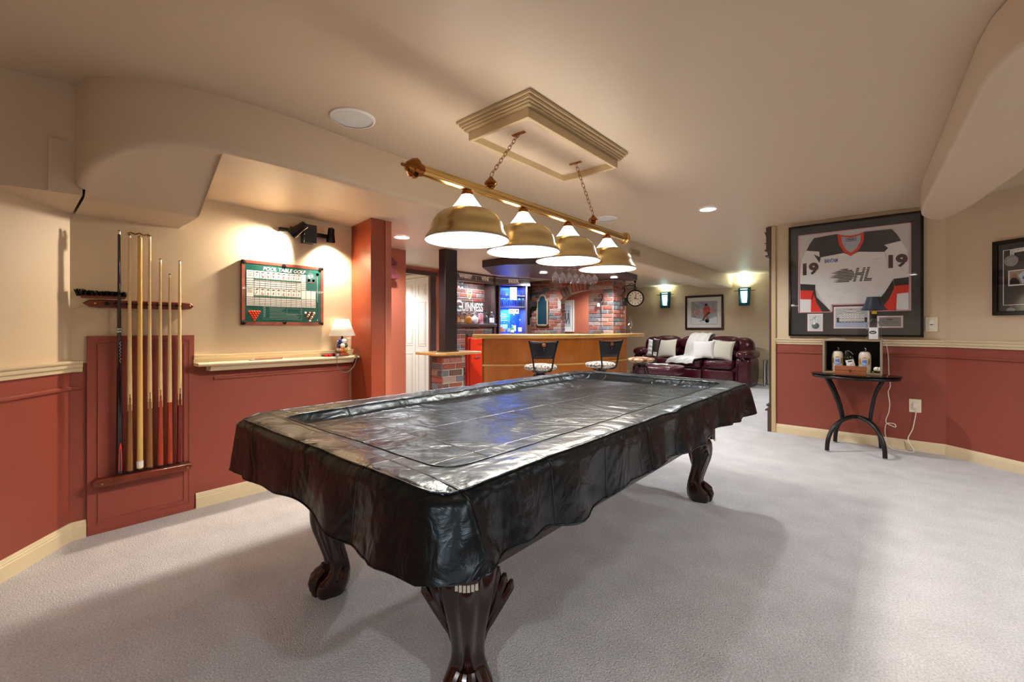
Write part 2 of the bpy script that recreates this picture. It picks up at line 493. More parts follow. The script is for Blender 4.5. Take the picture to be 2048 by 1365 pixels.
for x in (-.215, .235):
    m = MB(); m.lathe([(.007,0),(.006,.003),(0,.004)], (0,0,0), 12, M=Matrix.Translation((x,-.031,1.345)) @ Matrix.Rotation(PI/2,4,'X')); part('screw', m, BRASS, r)
m = MB(); m.lathe([(.012,0),(.012,.006),(.004,.009)], (0,0,0), 16, M=Matrix.Translation((-.165,-.031,1.345)) @ Matrix.Rotation(PI/2,4,'X')); part('brush_peg', m, BLACKP, r)
m = MB(); m.prism([(-.24,.31),(-.22,.288),(-.19,.283),(.21,.283),(.235,.29),(.25,.31),(.235,.33),(-.21,.33)], 'y', -.075, 0)
r = part('bottom_rail', m, CHERRY, t, bevel=.008)
for x in (-.19, .215):
    m = MB(); m.lathe([(.007,0),(.006,.003),(0,.004)], (0,0,0), 12, M=Matrix.Translation((x,-.0765,.305)) @ Matrix.Rotation(PI/2,4,'X')); part('screw', m, BRASS, r)

# cues
def cue(y, top, kind, label):
    bot = .335; L = top - bot
    nm = 'bridge_stick' if kind == 'bridge' else 'pool_cue'
    t = thing(nm, label, 'cue' if kind != 'bridge' else 'bridge stick', (-3.455, y, bot))
    mats = {'brown': [MAPLE, CUEBR], 'red': [MAPLE, CUERED], 'dark': [MAPLE, CUEDR], 'plain': [YELLOWM, YELLOWM], 'black': [CUEBLK, CUEBLK], 'bridge': [YELLOWM, YELLOWM], 'block': [MAPLE, CUERED]}[kind]
    hb = {'brown': .36, 'red': .36, 'dark': .36, 'plain': .3, 'black': .3, 'bridge': .3, 'block': .40}[kind]
    pr = .13 if kind in ('brown', 'red', 'dark') else 0
    n = 70
    def rad(z): return .0165 - .0095 * min(1, z / (L*.96)) ** .8 if kind != 'bridge' else .0155 - .004*z/L
    prof = [(rad(L*i/n), .012 + (L-.03)*i/n) for i in range(n+1)]
    def mf(z, a):
        lim = hb + (pr * abs(((a/(2*PI)*4 + .0) % 1) * 2 - 1) if pr else 0)
        return 1 if z < lim else 0
    m = MB(); m.lathe(prof, (0,0,0), 32, mfun=mf)
    sh = part('shaft', m, mats, t)
    m = MB(); m.lathe([(.012,0),(.0165,.004),(.0165,.014)], (0,0,0), 20); part('bumper', m, mat('rubber_black', '#101010', .7), t)
    if kind != 'bridge':
        m = MB(); m.lathe([(rad(L),L-.02),(rad(L),L-.005),(.0055,L)], (0,0,0), 14)
        part('ferrule', m, [mat('cue_ferrule', '#E9E4D6', .4)], t)
        m = MB(); m.lathe([(.0062,L-.001),(.0058,L+.003),(.001,L+.005)], (0,0,0), 14); part('tip', m, mat('cue_tip', '#4a3a30', .9), t)
    if kind == 'black':
        m = MB(); m.lathe([(.0135,.86-.0),(.014,.862),(.014,.868),(.0135,.87)], (0,0,-.02), 20); m.lathe([(.0135,.875),(.014,.877),(.014,.883),(.0135,.885)], (0,0,-.02), 20); part('ring', m, CHROME, t)
        m = MB()
        for k in range(3): m.prism([(-.003+.006*(k==1), .04),(.012,.04),(.009,.18),(.004,.2)], 'z', 0, .001) if False else None
        def redf(i, j):
            a = -.55 + 1.1*i; z = .02 + .17*j; w = math.sqrt(max(0, 1-j*j))
            a = a*w + .25; return (.0171*math.cos(a), .0171*math.sin(a)-.0, z)
        m.grid(8, 12, redf); part('butt_inlay', m, mat('cue_inlay_red', '#E0301A', .2, coat=.5), t)
        def inn(i, j):
            a = -.55 + 1.1*i; z = .02 + .14*j; w = math.sqrt(max(0, 1-j*j))*.6
            a = a*w + .25; return (.0174*math.cos(a), .0174*math.sin(a), z)
        m = MB(); m.grid(8, 12, inn); part('inlay_panel', m, mat('cue_inlay_grey', '#4a4246', .25), t)
        m = MB(); m.tube([(.0136*math.cos(.2+.25*math.sin(i*1.9)), .0136*math.sin(.2+.25*math.sin(i*1.9)), .66+.006*i) for i in range(22)], .0008, 4); part('cue_script', m, mat('silver_print', '#C8C8C8', .3), t)
    if kind == 'plain' or kind == 'bridge':
        m = MB(); m.lathe([(.0168,.02),(.0168,.06)], (0,0,0), 24, caps=False); part('butt_label', m, PAPER, t)
    if kind == 'bridge':
        m = MB()
        m.lathe([(.009,L-.06),(.009,L-.01),(.006,L)], (0,0,0), 16)
        m.tube([(0,-.055,L+.004),(0,-.04,L+.012),(0,-.02,L+.004),(0,0,L+.014),(0,.02,L+.004),(0,.04,L+.012),(0,.055,L+.002)], .0055, 8)
        for k in (-.045,.045): m.ball((0,k,L+.004), .009, 10, 6)
        m.v = [(v[0]-.016, v[1], v[2]) for v in m.v]
        part('bridge_head', m, BRASS, t)
    return t
cue(.427, 1.775, 'black', 'glossy black pool cue with red inlay at its butt, leftmost in the rack')
cue(.474, 1.758, 'brown', 'full length maple cue with brown butt points, beside the black cue')
cue(.522, 1.766, 'bridge', 'plain yellow stick with a brass bridge head on top, in the wall rack')
cue(.568, 1.767, 'brown', 'full length maple cue with brown butt, just right of the brass bridge stick')
cue(.620, 1.63, 'red', 'shorter maple cue with orange red pointed butt, middle right of the rack')
cue(.667, 1.54, 'block', 'shortest cue, its orange red butt cut off square below a pale shaft')
cue(.718, 1.63, 'dark', 'short maple cue with dark red pointed butt, rightmost in the rack')

# table brush on the rack
t = thing('table_brush', 'black bristled pool table brush resting on the top rail of the cue rack', 'brush', (-3.47, .355, 1.372), PI/2)
m = MB(); m.prism([(-.09,0),(.1,0),(.1,.018),(-.09,.018)], 'y', -.02, .02); part('handle', m, CHERRY, t, bevel=.006)
m = MB()
rng = random.Random(3)
for i in range(420):
    x = rng.uniform(-.105, .105); y = rng.uniform(-.028, .028)
    m.tube([(x,y*.6,.012),(x+rng.uniform(-.006,.006) - (.012 if x < -.08 else 0), y + rng.uniform(-.006,.006), .04 + rng.uniform(-.004,.006) + (.006 if x < -.07 else 0))], [.0024,.0014], 4)
part('bristles', m, BLACKP, t, ang=80)['kind'] = 'stuff'

# pool table golf board
t = thing('score_board', 'green pool table golf score board with rosewood border on the left wall', 'score board', (-3.508, 1.377, 1.457), PI/2)
HW, HH, Y = .295, .232, -.022
m = MB(); m.box(-HW, HW, -.02, 0, -HH, HH); part('backing', m, BLACKP, t)
m = MB()
for q in ((-HW,HW,HH-.021,HH),(-HW,HW,-HH,-HH+.021),(-HW,-HW+.021,-HH,HH),(HW-.021,HW,-HH,HH)): m.box(q[0],q[1],-.024,-.019,q[2],q[3])
part('frame', m, FRAMEW, t)
m = MB(); m.box(-HW+.02, HW-.02, -.0225, -.019, -HH+.02, HH-.02); part('green_panel', m, GREENB, t)
text('title', 'POOL TABLE GOLF', .036, -.005, .169, -.0232, PAPER, t, bold=.0008, shear=.25, width=.31)
m = MB(); m.box(-.265, .155, -.0236, -.0225, .04, .161); m.box(-.265, .233, -.0236, -.0225, -.094, .041); part('score_sheet', m, PAPER, t)
GL = mat('line_green_black', '#26453f', .5)
cols = [-.265,-.215,-.178,-.141,-.103,-.066,-.03,.007,.044,.082,.118,.155,.194,.233]
m = MB()
for i, x in enumerate(cols):
    zt = .161 if x < .156 else .041
    m.box(x-.0007, x+.0007, -.0242, -.0236, -.094, zt)
for z in (.104,.088,.073,.058,.041): m.box(-.265,.155,-.0242,-.0236,z-.0006,z+.0006)
for z in (.041,-.03,-.044,-.058,-.071,-.083): m.box(-.265,.233,-.0242,-.0236,z-.0006,z+.0006)
part('grid_lines', m, GL, t)
m = MB()
for z in (.1025, -.022): m.box(-.215, .118, -.0245, -.0237, z-.005, z+.005)
for i in range(9):
    for z in (.1025, -.022):
        pass
part('par_band', m, mat('band_green', '#2f7a5e', .4), t)
m = MB()
for i in range(9):
    x = (cols[i+1]+cols[i+2])/2
    for z in (.1025, -.022): m.box(x-.012, x+.004, -.0249, -.0245, z-.0015, z+.0015); m.box(x+.008, x+.012, -.0249, -.0245, z-.0015, z+.0015)
for i in range(9):
    x = (cols[i+1]+cols[i+2])/2
for q in range(3): m.box(-.258, -.224, -.0242, -.0236, .15-.012*q, .1512-.012*q); m.box(-.258, -.224, -.0242, -.0236, .03-.012*q, .0312-.012*q)
part('small_print', m, mat('print_grey', '#6d7a76', .5), t)
m = MB(); rng = random.Random(5)
for i in range(9):
    x = (cols[i+1]+cols[i+2])/2
    for z0 in (.145, .022):
        m.prism([(x-.010,z0+.006),(x+.002,z0+.010),(x+.012,z0+.006),(x+.004,z0+.004)], 'y', -.0243, -.0236)
part('rack_sketch', m, INK, t)
m = MB()
for i in range(9):
    x = (cols[i+1]+cols[i+2])/2
    for z0 in (.136, .01):
        for k in range(4 + (i*3) % 4):
            a = k*1.1 + i; m.ball((x+.005*math.cos(a)*(k*.3), -.0238, z0-.003*k), .0022, 6, 4)
part('ball_sketch', m, REDP, t)
m = MB()
for q in ((-.153,.122,-.098,-.0968),(-.153,.122,-.1912,-.19),(-.153,-.1518,-.191,-.097),(.1208,.122,-.191,-.097)): m.box(q[0],q[1],-.0235,-.0225,q[2],q[3])
for k in range(8): m.box(-.112, (.0 if k < 4 else .108) - (k % 3)*.012, -.0235, -.0225, -.106-.0105*k, -.1042-.0105*k)
for k in range(6): m.box(-.147, -.140, -.0235, -.0225, -.108-.013*k, -.102-.013*k)
for q in ((.013,.116,-.109,-.108),(.013,.116,-.153,-.152),(.013,.014,-.153,-.108),(.115,.116,-.153,-.108)): m.box(q[0],q[1],-.0235,-.0225,q[2],q[3])
part('rules_box', m, mat('pale_green_print', '#9CC4BA', .4), t)
def rackballs(cx, cz, w, mats_, nm, mm):
    m = MB()
    for r_ in range(5):
        for c_ in range(5-r_):
            m.ball((cx + (c_-(4-r_)/2)*w/5, -.0228, cz - r_*w/5.6), w/9.5, 8, 6, mi=(r_*3+c_) % mats_)
    part(nm, m, mm, t)
rackballs(-.213, -.137, .085, 1, 'red_ball_rack', [mat('ball_orange', '#E4492C', .2)])
BALLM = [mat('ball_white', '#F0EDE4', .12, coat=.5), mat('ball_navy', '#18264a', .12, coat=.5), mat('ball_tan', '#C98B55', .12, coat=.5), mat('ball_maroon', '#5b1820', .12, coat=.5)]
rackballs(.186, -.137, .085, 4, 'mixed_ball_rack', BALLM)
m = MB(); m.box(.246,.2475,-.0235,-.0225,-.05,.165); m.lathe([(.0001,0),(.011,.0)], (0,0,0), 20, M=Matrix.Translation((.2468,-.0236,.173)) @ Matrix.Rotation(PI/2,4,'X')); m.box(.2445,.249,-.0235,-.0225,-.196,-.188); part('cue_picture', m, PAPER, t)
m = MB(); m.box(.246,.2475,-.0235,-.0225,-.188,-.05); part('cue_butt_picture', m, INK, t)
m = MB()
for x in (.178,.214): m.lathe([(.0001,0),(.010,0)], (0,0,0), 16, M=Matrix.Translation((x,-.0236,.122)) @ Matrix.Rotation(PI/2,4,'X'))
m.box(.172,.220,-.0235,-.0225,.104,.107); part('red_ball_emblem', m, mat('ball_orange', '#E4492C', .2), t)
for (x, z) in ((-.281,.216),(-.01,.216),(.268,.216),(-.279,-.212),(-.006,-.211),(.268,-.210)):
    m = MB(); m.lathe([(.0145,0),(.0145,.001),(.012,.002),(0,.0022)], (0,0,0), 20, M=Matrix.Translation((x,-.024,z)) @ Matrix.Rotation(PI/2,4,'X')); part('pocket_disc', m, BLACKP, t)

# two-headed spot fixture
t = thing('spot_light_bar', 'black two headed spotlight bar on the wall above the golf board', 'wall spotlight', (-3.505, 1.54, 1.945), PI/2)
m = MB(); m.box(-.205,.21,-.03,-.002,-.018,.018); part('bar', m, BLACKP, t, bevel=.003)
m = MB(); m.box(-.045,.05,-.085,0,-.02,.062); m.box(-.04,.055,-.07,0,-.078,-.018); part('junction_box', m, BLACKP, t, bevel=.003)
def head(x, z, dirv, ln, r):
    dv = Vector(dirv).normalized(); q = dv.to_track_quat('Z','Y').to_matrix().to_4x4()
    M_ = Matrix.Translation((x,-.10,z)) @ q
    h = MB(); h.lathe([(.012,-ln*.55),(r*.72,-ln*.5),(r*.78,-ln*.1),(r,ln*.35),(r,ln*.5),(r*.93,ln*.5),(r*.85,ln*.2),(r*.3,ln*.05)], (0,0,0), 24, M=M_, caps=False)
    hp = part('lamp_head', h, BLACKG, t)
    b_ = MB(); b_.ball((0,0,ln*.25), r*.6, 14, 8, M=M_); part('bulb', b_, BULB, hp)
    c_ = MB(); c_.tube([(x+.03*(1 if x>0 else -1),-.03,z+.0),(x+.036*(1 if x>0 else -1),-.07,z+.005),(x+.02*(1 if x>0 else -1),-.09,z)], .005, 8)
    c_.ball((x+.03*(1 if x>0 else -1),-.05,z+.012), .013, 10, 8); part('swivel', c_, BLACKP, hp)
    wl = Matrix.Translation((-3.505,1.54,1.945)) @ Matrix.Rotation(PI/2,4,'Z')
    p = wl @ (Vector((x,-.10,z)) + dv*ln*.6); d = wl.to_3x3() @ dv
    return p, d
p1, d1 = head(-.10, .005, (-.62,.42,-.62), .13, .042)
p2, d2 = head(.155, -.0, (.10,.30,-1), .11, .034)
lamp_light('spot_glow', 'SPOT', p1, 40, WARM, size=.02, spot=125, blend=.9, aim=d1)
lamp_light('spot_glow', 'SPOT', p2, 30, WARM, size=.02, spot=125, blend=.9, aim=d2)

# pool ball lamp
t = thing('table_lamp', 'small lamp with white shade on a stack of pool balls, on the left ledge', 'lamp', (-3.425, 1.80, .972))
m = MB(); m.box(-.036,.036,-.036,.036,0,.028); part('base', m, mat('lamp_base_orange', '#B0451F', .25, coat=.5), t, bevel=.006)
bm_ = [('#C9A227',1),('#7A1E1E',1),('#E9E4DA',0),('#D26A1E',1),('#123d2a',1),('#101018',0),('#40307a',1),('#EFE8D8',0),('#8B3A1A',1),('#A02020',1),('#20308A',1),('#E9E4DA',0)]
k = 0
for lv in range(3):
    for q in range(4):
        a = PI/4 + q*PI/2 + lv*.5
        m = MB(); c = (.024*math.cos(a), .024*math.sin(a), .05+lv*.036)
        m.ball(c, .0205, 18, 12)
        n_ = Vector((math.cos(a+.25*(k%3-1)), math.sin(a+.25*(k%3-1)), .15)).normalized()
        m.ball(tuple(Vector(c)+n_*.0135), .0098, 12, 8, mi=1)
        part('pool_ball', m, [mat('ballc_%d' % k, bm_[k][0], .1, coat=.6), BALLM[0]], t); k += 1
m = MB(); m.lathe([(.012,.135),(.008,.15),(.008,.175),(.011,.19),(.004,.21)], (0,0,0), 14); part('neck', m, IRON, t)
m = MB(); m.lathe([(.104,.166),(.052,.302)], (0,0,0), 40, caps=False); part('lamp_shade', m, mat('lampshade_cream', '#F2E6D2', .7, emis=.12), t, solid=.0015)
# cable of the lamp
t2 = MB()
def curve(pts, n=8):
    out = []
    P_ = [Vector(p) for p in pts]
    for i in range(len(P_)-1):
        a = P_[max(i-1,0)]; b = P_[i]; c = P_[i+1]; d = P_[min(i+2,len(P_)-1)]
        for k in range(n):
            u = k/n
            out.append(.5*((2*b)+(c-a)*u+(2*a-5*b+4*c-d)*u*u+(3*b-a-3*c+d)*u**3))
    out.append(P_[-1]); return out
t2.tube(curve([(-3.42,1.835,.985),(-3.385,1.88,.978),(-3.362,1.89,.975),(-3.352,1.87,.90),(-3.355,1.80,.84),(-3.355,1.73,.88),(-3.352,1.72,.965),(-3.37,1.75,.979),(-3.39,1.83,.977),(-3.372,1.885,.977),(-3.355,1.895,.95),(-3.48,1.9,.80),(-3.49,1.9,.5),(-3.49,1.9,.3)]), .0028, 6)
tag(part('lamp_cord', t2, mat('cord_grey', '#6b6660', .5)), 'thin grey cord looping down from the pool ball lamp', 'cord')
# switch box, remote, chalks, card
t = thing('outlet_plate', 'tall ivory wall plate with a plug standing behind the left ledge', 'outlet', (-3.508, 1.895, 1.055), PI/2)
m = MB(); m.box(-.02,.02,-.012,0,-.062,.062); part('plate', m, IVORY, t, bevel=.003)
m = MB(); m.box(-.012,.012,-.03,-.012,-.055,-.02); part('plug', m, IVORY, t, bevel=.003)
red = [('chalk_cube', 1.655,-3.405),('chalk_cube',1.68,-3.40),('chalk_cube',1.70,-3.415)]
for i, (nm, y, x) in enumerate(red):
    m = MB(); m.box(-.010,.010,-.010,.010,0,.02); o = part(nm, m, [mat('chalk_red', '#C9241C', .6)], bevel=.002, loc=(x,y,.972), rz=.3*i)
    tag(o, ['leftmost', 'middle', 'rightmost'][i] + ' of three red chalk cubes in a row on the left ledge', 'chalk', 'red chalk cubes on the ledge')
m = MB(); m.box(-.05,.05,-.016,.016,0,.012); tag(part('marker_eraser', m, BLACKP, bevel=.003, loc=(-3.46,1.70,.972), rz=PI/2-.1), 'small black eraser lying behind the red chalk cubes', 'eraser')
m = MB(); m.box(-.012,.012,-.012,.012,0,.022); tag(part('chalk_cube', m, mat('chalk_blue_grey', '#9DB0B5', .6), bevel=.002, loc=(-3.40,1.745,.972)), 'pale grey chalk cube next to the base of the ball lamp', 'chalk')
m = MB(); m.box(-.014,.014,-.01,.01,0,.026); tag(part('chalk_cube', m, mat('chalk_red', '#C9241C', .6), bevel=.002, loc=(-3.45,1.752,.972)), 'upright red chalk box against the base of the ball lamp', 'chalk')
t = thing('pencil_box', 'flat cream and reddish card box lying on the ledge under the golf board', 'box', (-3.40, 1.21, .972), PI/2)
m = MB(); m.box(-.10,.11,-.014,.03,0,.008); part('tray', m, CREAM2, t, bevel=.001)
m = MB(); m.box(-.07,.11,-.013,.006,.008,.014); part('lid', m, mat('faded_red', '#B06A55', .5), t, bevel=.001)
# carved clock on the hall wall
t = thing('wall_clock', 'carved dark rose wooden clock high on the hall wall beside the rust column', 'clock', (-4.25, 2.70, 1.74), PI/2)
CW = mat('rose_wood', '#6b3038', .3, coat=.3)
m = MB(); m.box(-.12,.12,-.13,0,0,.05); m.box(-.10,.10,-.11,0,.05,.16); part('case', m, CW, t, bevel=.006)
m = MB(); m.prism([(-.13,.16),(.13,.16),(.10,.20),(.03,.25),(0,.27),(-.03,.25),(-.10,.20)], 'y', -.12, 0); part('pediment', m, CW, t, bevel=.006)
m = MB(); m.ball((0,-.06,-.03), .025, 12, 8); m.lathe([(.03,-.015),(.012,-.03)], (0,-.06,0), 12); part('finial', m, BLACKP, t)
# ================================================================ pool table
TX, TY = -1.485, 2.07
t = thing('pool_table', 'dark mahogany pool table with carved claw feet under a black cover', 'pool table', (TX, TY, 0))
m = MB(); m.box(-.50,.50,-1.14,1.14,.47,.705); m.prism([(-.53,-1.17),(.53,-1.17),(.53,1.17),(-.53,1.17)], 'z', .44, .475); part('cabinet', m, MAHOG, t, bevel=.008)
m = MB(); m.box(-.64,.64,-1.36,1.36,.705,.742); part('bed', m, MAHOG, t, bevel=.01)
def legmesh():
    zs = [(.445,0,.085),(.40,.03,.088),(.36,.045,.085),(.32,.052,.08),(.28,.05,.073),(.24,.04,.065),(.20,.028,.058),(.16,.014,.052),(.13,.008,.05),(.10,.012,.055),(.075,.025,.066),(.05,.034,.072),(.025,.038,.07),(.0,.038,.058)]
    seg = 40; vs = []
    for (z, o, w) in zs:
        if .09 < z: w *= 1 - .24*math.sin(PI*min(1, max(0, (z-.09)/.36)))
        for k in range(seg):
            a = 2*PI*k/seg
            r = w*(1 + .20*math.cos(4*a)*(1 if z > .09 else .3))
            if z < .09: r *= 1 + .16*abs(math.cos(2.5*a))
            vs.append((o + r*math.cos(a), r*math.sin(a), z))
    fs = [(i*seg+k, (i+1)*seg+k, (i+1)*seg+(k+1)%seg, i*seg+(k+1)%seg) for i in range(len(zs)-1) for k in range(seg)]
    fs.append(tuple(range(seg))); fs.append(tuple((len(zs)-1)*seg+k for k in range(seg-1,-1,-1)))
    m = MB(); m.add(vs, fs)
    return m
for i, (sx, sy) in enumerate(((1,-1),(-1,-1),(1,1),(-1,1))):
    ang = math.atan2(sy, sx)
    M_ = Matrix.Translation((sx*.43, sy*1.08, 0)) @ Matrix.Rotation(ang, 4, 'Z')
    m = legmesh(); m.v = [tuple(M_ @ Vector(v)) for v in m.v]
    lg = part('leg', m, MAHOG, t)
    m = MB()   # talons over a ball
    m.ball((.045,0,.042), .05, 16, 10, M=M_)
    for a in (-.9,-.3,.3,.9):
        c, s_ = math.cos(a), math.sin(a)
        m.tube([(.035+.035*c,.035*s_,.115),(.045+.06*c,.06*s_,.085),(.045+.073*c,.073*s_,.05),(.045+.068*c,.068*s_,.02),(.045+.06*c,.06*s_,.004)], [.016,.017,.015,.012,.006], 8, M=M_)
    part('claw_foot', m, MAHOG, lg)
    m = MB()   # fluted acanthus wings either side of the knee
    for sd in (-1, 1):
        for k in range(4):
            tip = .138 - .022*k; zt = .36 + .022*k
            m.tube([(.01,sd*.045,.16+.02*k),(.02,sd*(.055),.22+.02*k),(.02,sd*(.055+(tip-.055)*.55),.30+.015*k),(.02,sd*tip,zt),(.018,sd*(tip+.004),zt+.02)], [.006,.012,.016,.015,.006], 8, M=M_)
    part('carved_wing', m, MAHOG, lg)
    m = MB()   # inlay on the block above the knee
    m.prism([(.10,-.045),(.135,-.03),(.142,0),(.135,.03),(.10,.045)], 'z', .43, .50, M=M_)
    part('corner_block', m, MAHOG, lg, bevel=.003)
    m = MB()
    for k in range(6):
        y = -.03 + k*.012
        m.box(.12 + .018*(1-(y/.04)**2), .128 + .018*(1-(y/.04)**2), y-.0045, y+.0045, .418, .438, M=M_)
    part('pearl_inlay', m, mat('pearl', '#D9D4C6', .2, coat=.5), lg, label='row of small cream pearl inlays')

# the vinyl cover
t = thing('table_cover', 'black vinyl cover with piped seams draped over the pool table', 'table cover', (TX, TY, 0))
A, B, RC = .716, 1.432, .11
def outline(n_side=70, n_end=40, nc=10):
    pts = []
    def seg(a, b, n):
        for i in range(n): pts.append((a[0]+(b[0]-a[0])*i/n, a[1]+(b[1]-a[1])*i/n))
    def arc(cx, cy, a0):
        for i in range(nc):
            a = a0 + PI/2*i/nc; pts.append((cx+RC*math.cos(a), cy+RC*math.sin(a)))
    seg((A,-B+RC),(A,B-RC),n_side*3); arc(A-RC,B-RC,0); seg((A-RC,B),(-A+RC,B),n_end*3); arc(-A+RC,B-RC,PI/2)
    seg((-A,B-RC),(-A,-B+RC),n_side*3); arc(-A+RC,-B+RC,PI); seg((-A+RC,-B),(A-RC,-B),n_end*3); arc(A-RC,-B+RC,1.5*PI)
    return pts
OL = outline(); N = len(OL)
nrm = []
for i in range(N):
    a = Vector(OL[i-1]); b = Vector(OL[(i+1) % N]); d = (b-a).normalized(); nrm.append((d.y, -d.x))
for _ in range(6):
    nrm = [((nrm[i-1][0]+nrm[i][0]+nrm[(i+1)%N][0])/3, (nrm[i-1][1]+nrm[i][1]+nrm[(i+1)%N][1])/3) for i in range(N)]
vs = []; rings = 0
def nz(x, y, z, s): return noise.noise(Vector((x*s, y*s, z*s)))
top = [(.70,.768),(.62,.768),(.54,.768),(.46,.768),(.40,.768),(.34,.768),(.29,.768),(.25,.768),(.22,.769),(.195,.772),(.178,.782),(.165,.797),(.152,.808),(.135,.813),(.115,.813),(.09,.814),(.06,.815),(.035,.815),(.016,.811),(.004,.801)]
for (s_, z) in top:
    for i, (x, y) in enumerate(OL):
        px_ = x/A*(A-s_); py_ = y/B*(B-s_)
        dz = 0
        if s_ > .2: dz = .004*nz(px_, py_, 1, 2.2) + .003*nz(px_, py_*.6, 5, 7) * 1.0
        else: dz = .003*nz(px_, py_, 9, 5) + .002*nz(px_,py_,3,14)
        # pockets dip a little
        for (qx, qy) in ((A-.05,B-.05),(-A+.05,B-.05),(A-.05,-B+.05),(-A+.05,-B+.05),(A-.03,0),(-A+.03,0)):
            dd = math.hypot(px_-qx, py_-qy)
            if dd < .11: dz -= .014*(1-dd/.11)**2*(1 if dd > .0 else 0)
        vs.append((px_, py_, z+dz))
    rings += 1
SK = 16
rng = random.Random(11)
fr = [(rng.uniform(.7,1.3), rng.uniform(0,6.28)) for _ in range(4)]
per = 0; plen = [0]
for i in range(1, N): per += math.dist(OL[i-1], OL[i]); plen.append(per)
per += math.dist(OL[-1], OL[0])
for j in range(1, SK+1):
    u = j / SK
    for i, (x, y) in enumerate(OL):
        s_ = plen[i]/per*2*PI
        nc_ = x > 0 and y < 0
        corner = max(0, 1 - math.hypot(abs(x)-A, abs(y)-B)/(.42 if nc_ else .30))
        fold = .6*math.sin(s_*15*fr[0][0]+fr[0][1]) + .5*math.sin(s_*31+fr[1][1]+1.6*math.sin(s_*5)) + .3*abs(math.sin(s_*24+2*math.sin(s_*7+1))) + .8*nz(s_*6,2,0,1)
        off = (.003 + .016*u) + (.021*u**.8)*fold + (.075 if (x > 0 and y < 0) else .012)*corner**1.3*u
        off = max(off, -.004)
        hem = .622 + .014*math.sin(s_*9+1) + .012*nz(s_*8,0,4,1) + (.02 if (x > 0 and y < 0) else -.02)*corner
        zz = .801 + (hem-.801)*u - .004
        vs.append((x+nrm[i][0]*off, y+nrm[i][1]*off, zz))
    rings += 1
fs = [(r*N+i, r*N+(i+1)%N, (r+1)*N+(i+1)%N, (r+1)*N+i) for r in range(rings-1) for i in range(N)]
fs.append(tuple(range(N)))
m = MB(); m.add(vs, fs)
CR = mat('cover_vinyl', '#08090b', .33)
# creased vinyl: fold lines and soft wrinkles
nt = CR.node_tree; b = nt.nodes['Principled BSDF']; tc = nt.nodes.new('ShaderNodeTexCoord')
b.inputs['Specular IOR Level'].default_value = .42; b.inputs['Specular Tint'].default_value = (.72,.88,1,1)
n1 = nt.nodes.new('ShaderNodeTexNoise'); n1.inputs['Scale'].default_value = 2.6; n1.inputs['Detail'].default_value = 3; n1.inputs['Distortion'].default_value = 1.2
n2 = nt.nodes.new('ShaderNodeTexNoise'); n2.inputs['Scale'].default_value = 11; n2.inputs['Detail'].default_value = 4; n2.inputs['Distortion'].default_value = 2
vo = nt.nodes.new('ShaderNodeTexBrick'); vo.inputs['Scale'].default_value = 1; vo.inputs['Brick Width'].default_value = .42; vo.inputs['Row Height'].default_value = .33; vo.inputs['Mortar Size'].default_value = .006; vo.inputs['Mortar Smooth'].default_value = 1; vo.offset = 0
mp = nt.nodes.new('ShaderNodeMapping'); mp.inputs['Rotation'].default_value = (0, 0, .04)
nt.links.new(tc.outputs['Object'], mp.inputs[0]); nt.links.new(mp.outputs[0], vo.inputs['Vector'])
for n_ in (n1, n2): nt.links.new(tc.outputs['Object'], n_.inputs['Vector'])
b1 = nt.nodes.new('ShaderNodeBump'); b1.inputs['Strength'].default_value = .8; b1.inputs['Distance'].default_value = .05
b2 = nt.nodes.new('ShaderNodeBump'); b2.inputs['Strength'].default_value = .5; b2.inputs['Distance'].default_value = .008
b3 = nt.nodes.new('ShaderNodeBump'); b3.inputs['Strength'].default_value = .7; b3.inputs['Distance'].default_value = .004
nt.links.new(n1.outputs['Fac'], b1.inputs['Height']); nt.links.new(n2.outputs['Fac'], b2.inputs['Height']); nt.links.new(vo.outputs['Fac'], b3.inputs['Height'])
nt.links.new(b1.outputs[0], b2.inputs['Normal']); nt.links.new(b2.outputs[0], b3.inputs['Normal']); nt.links.new(b3.outputs[0], b.inputs['Normal'])
part('drape', m, CR, t, ang=75, solid=.0)
for (ring, nm) in ((12, 'seam'), (18, 'seam')):
    m = MB(); pts = [(vs[ring*N+i][0], vs[ring*N+i][1], vs[ring*N+i][2]+.001) for i in range(0, N, 3)]
    m.tube(pts, .0032, 6, closed=True); part('seam', m, CR, t)
m = MB(); m.tube([vs[(rings-1)*N+i] for i in range(0, N, 3)], .003, 6, closed=True); part('hem', m, CR, t)

# ================================================================ billiard light and its ceiling box
CX_, CY_ = -1.615, 2.20
t = thing('ceiling_light_box', 'stepped beige rectangular moulding box on the ceiling above the billiard light', 'ceiling moulding', (CX_, CY_, 0))
m = MB()
def ringbox(m, hx, hy, z0, z1, w):
    for q in ((-hx,hx,-hy,-hy+w),(-hx,hx,hy-w,hy),(-hx,-hx+w,-hy+w,hy-w),(hx-w,hx,-hy+w,hy-w)): m.box(q[0],q[1],q[2],q[3],z0,z1)
m = MB()
for (i, z0, z1) in ((0,2.362,2.379),(.012,2.346,2.362),(.022,2.334,2.346),(.032,2.322,2.334),(.05,2.27,2.322)):
    m.box(-.27+i,.27-i,-.525+i,.525-i,z1-.001 if False else z0, z1) if i < .05 else ringbox(m,.27-i,.525-i,z0,z1,.022)
part('moulding', m, CREAM2, t, bevel=.003)
m = MB(); m.box(-.20,.20,-.455,.455,2.312,2.323); part('centre_panel', m, CEIL, t)
for y in (-.29,.30):
    m = MB(); m.box(-.045,.045,y-.012,y+.012,2.306,2.313); part('hook_plate', m, BRASSD, t, bevel=.002)

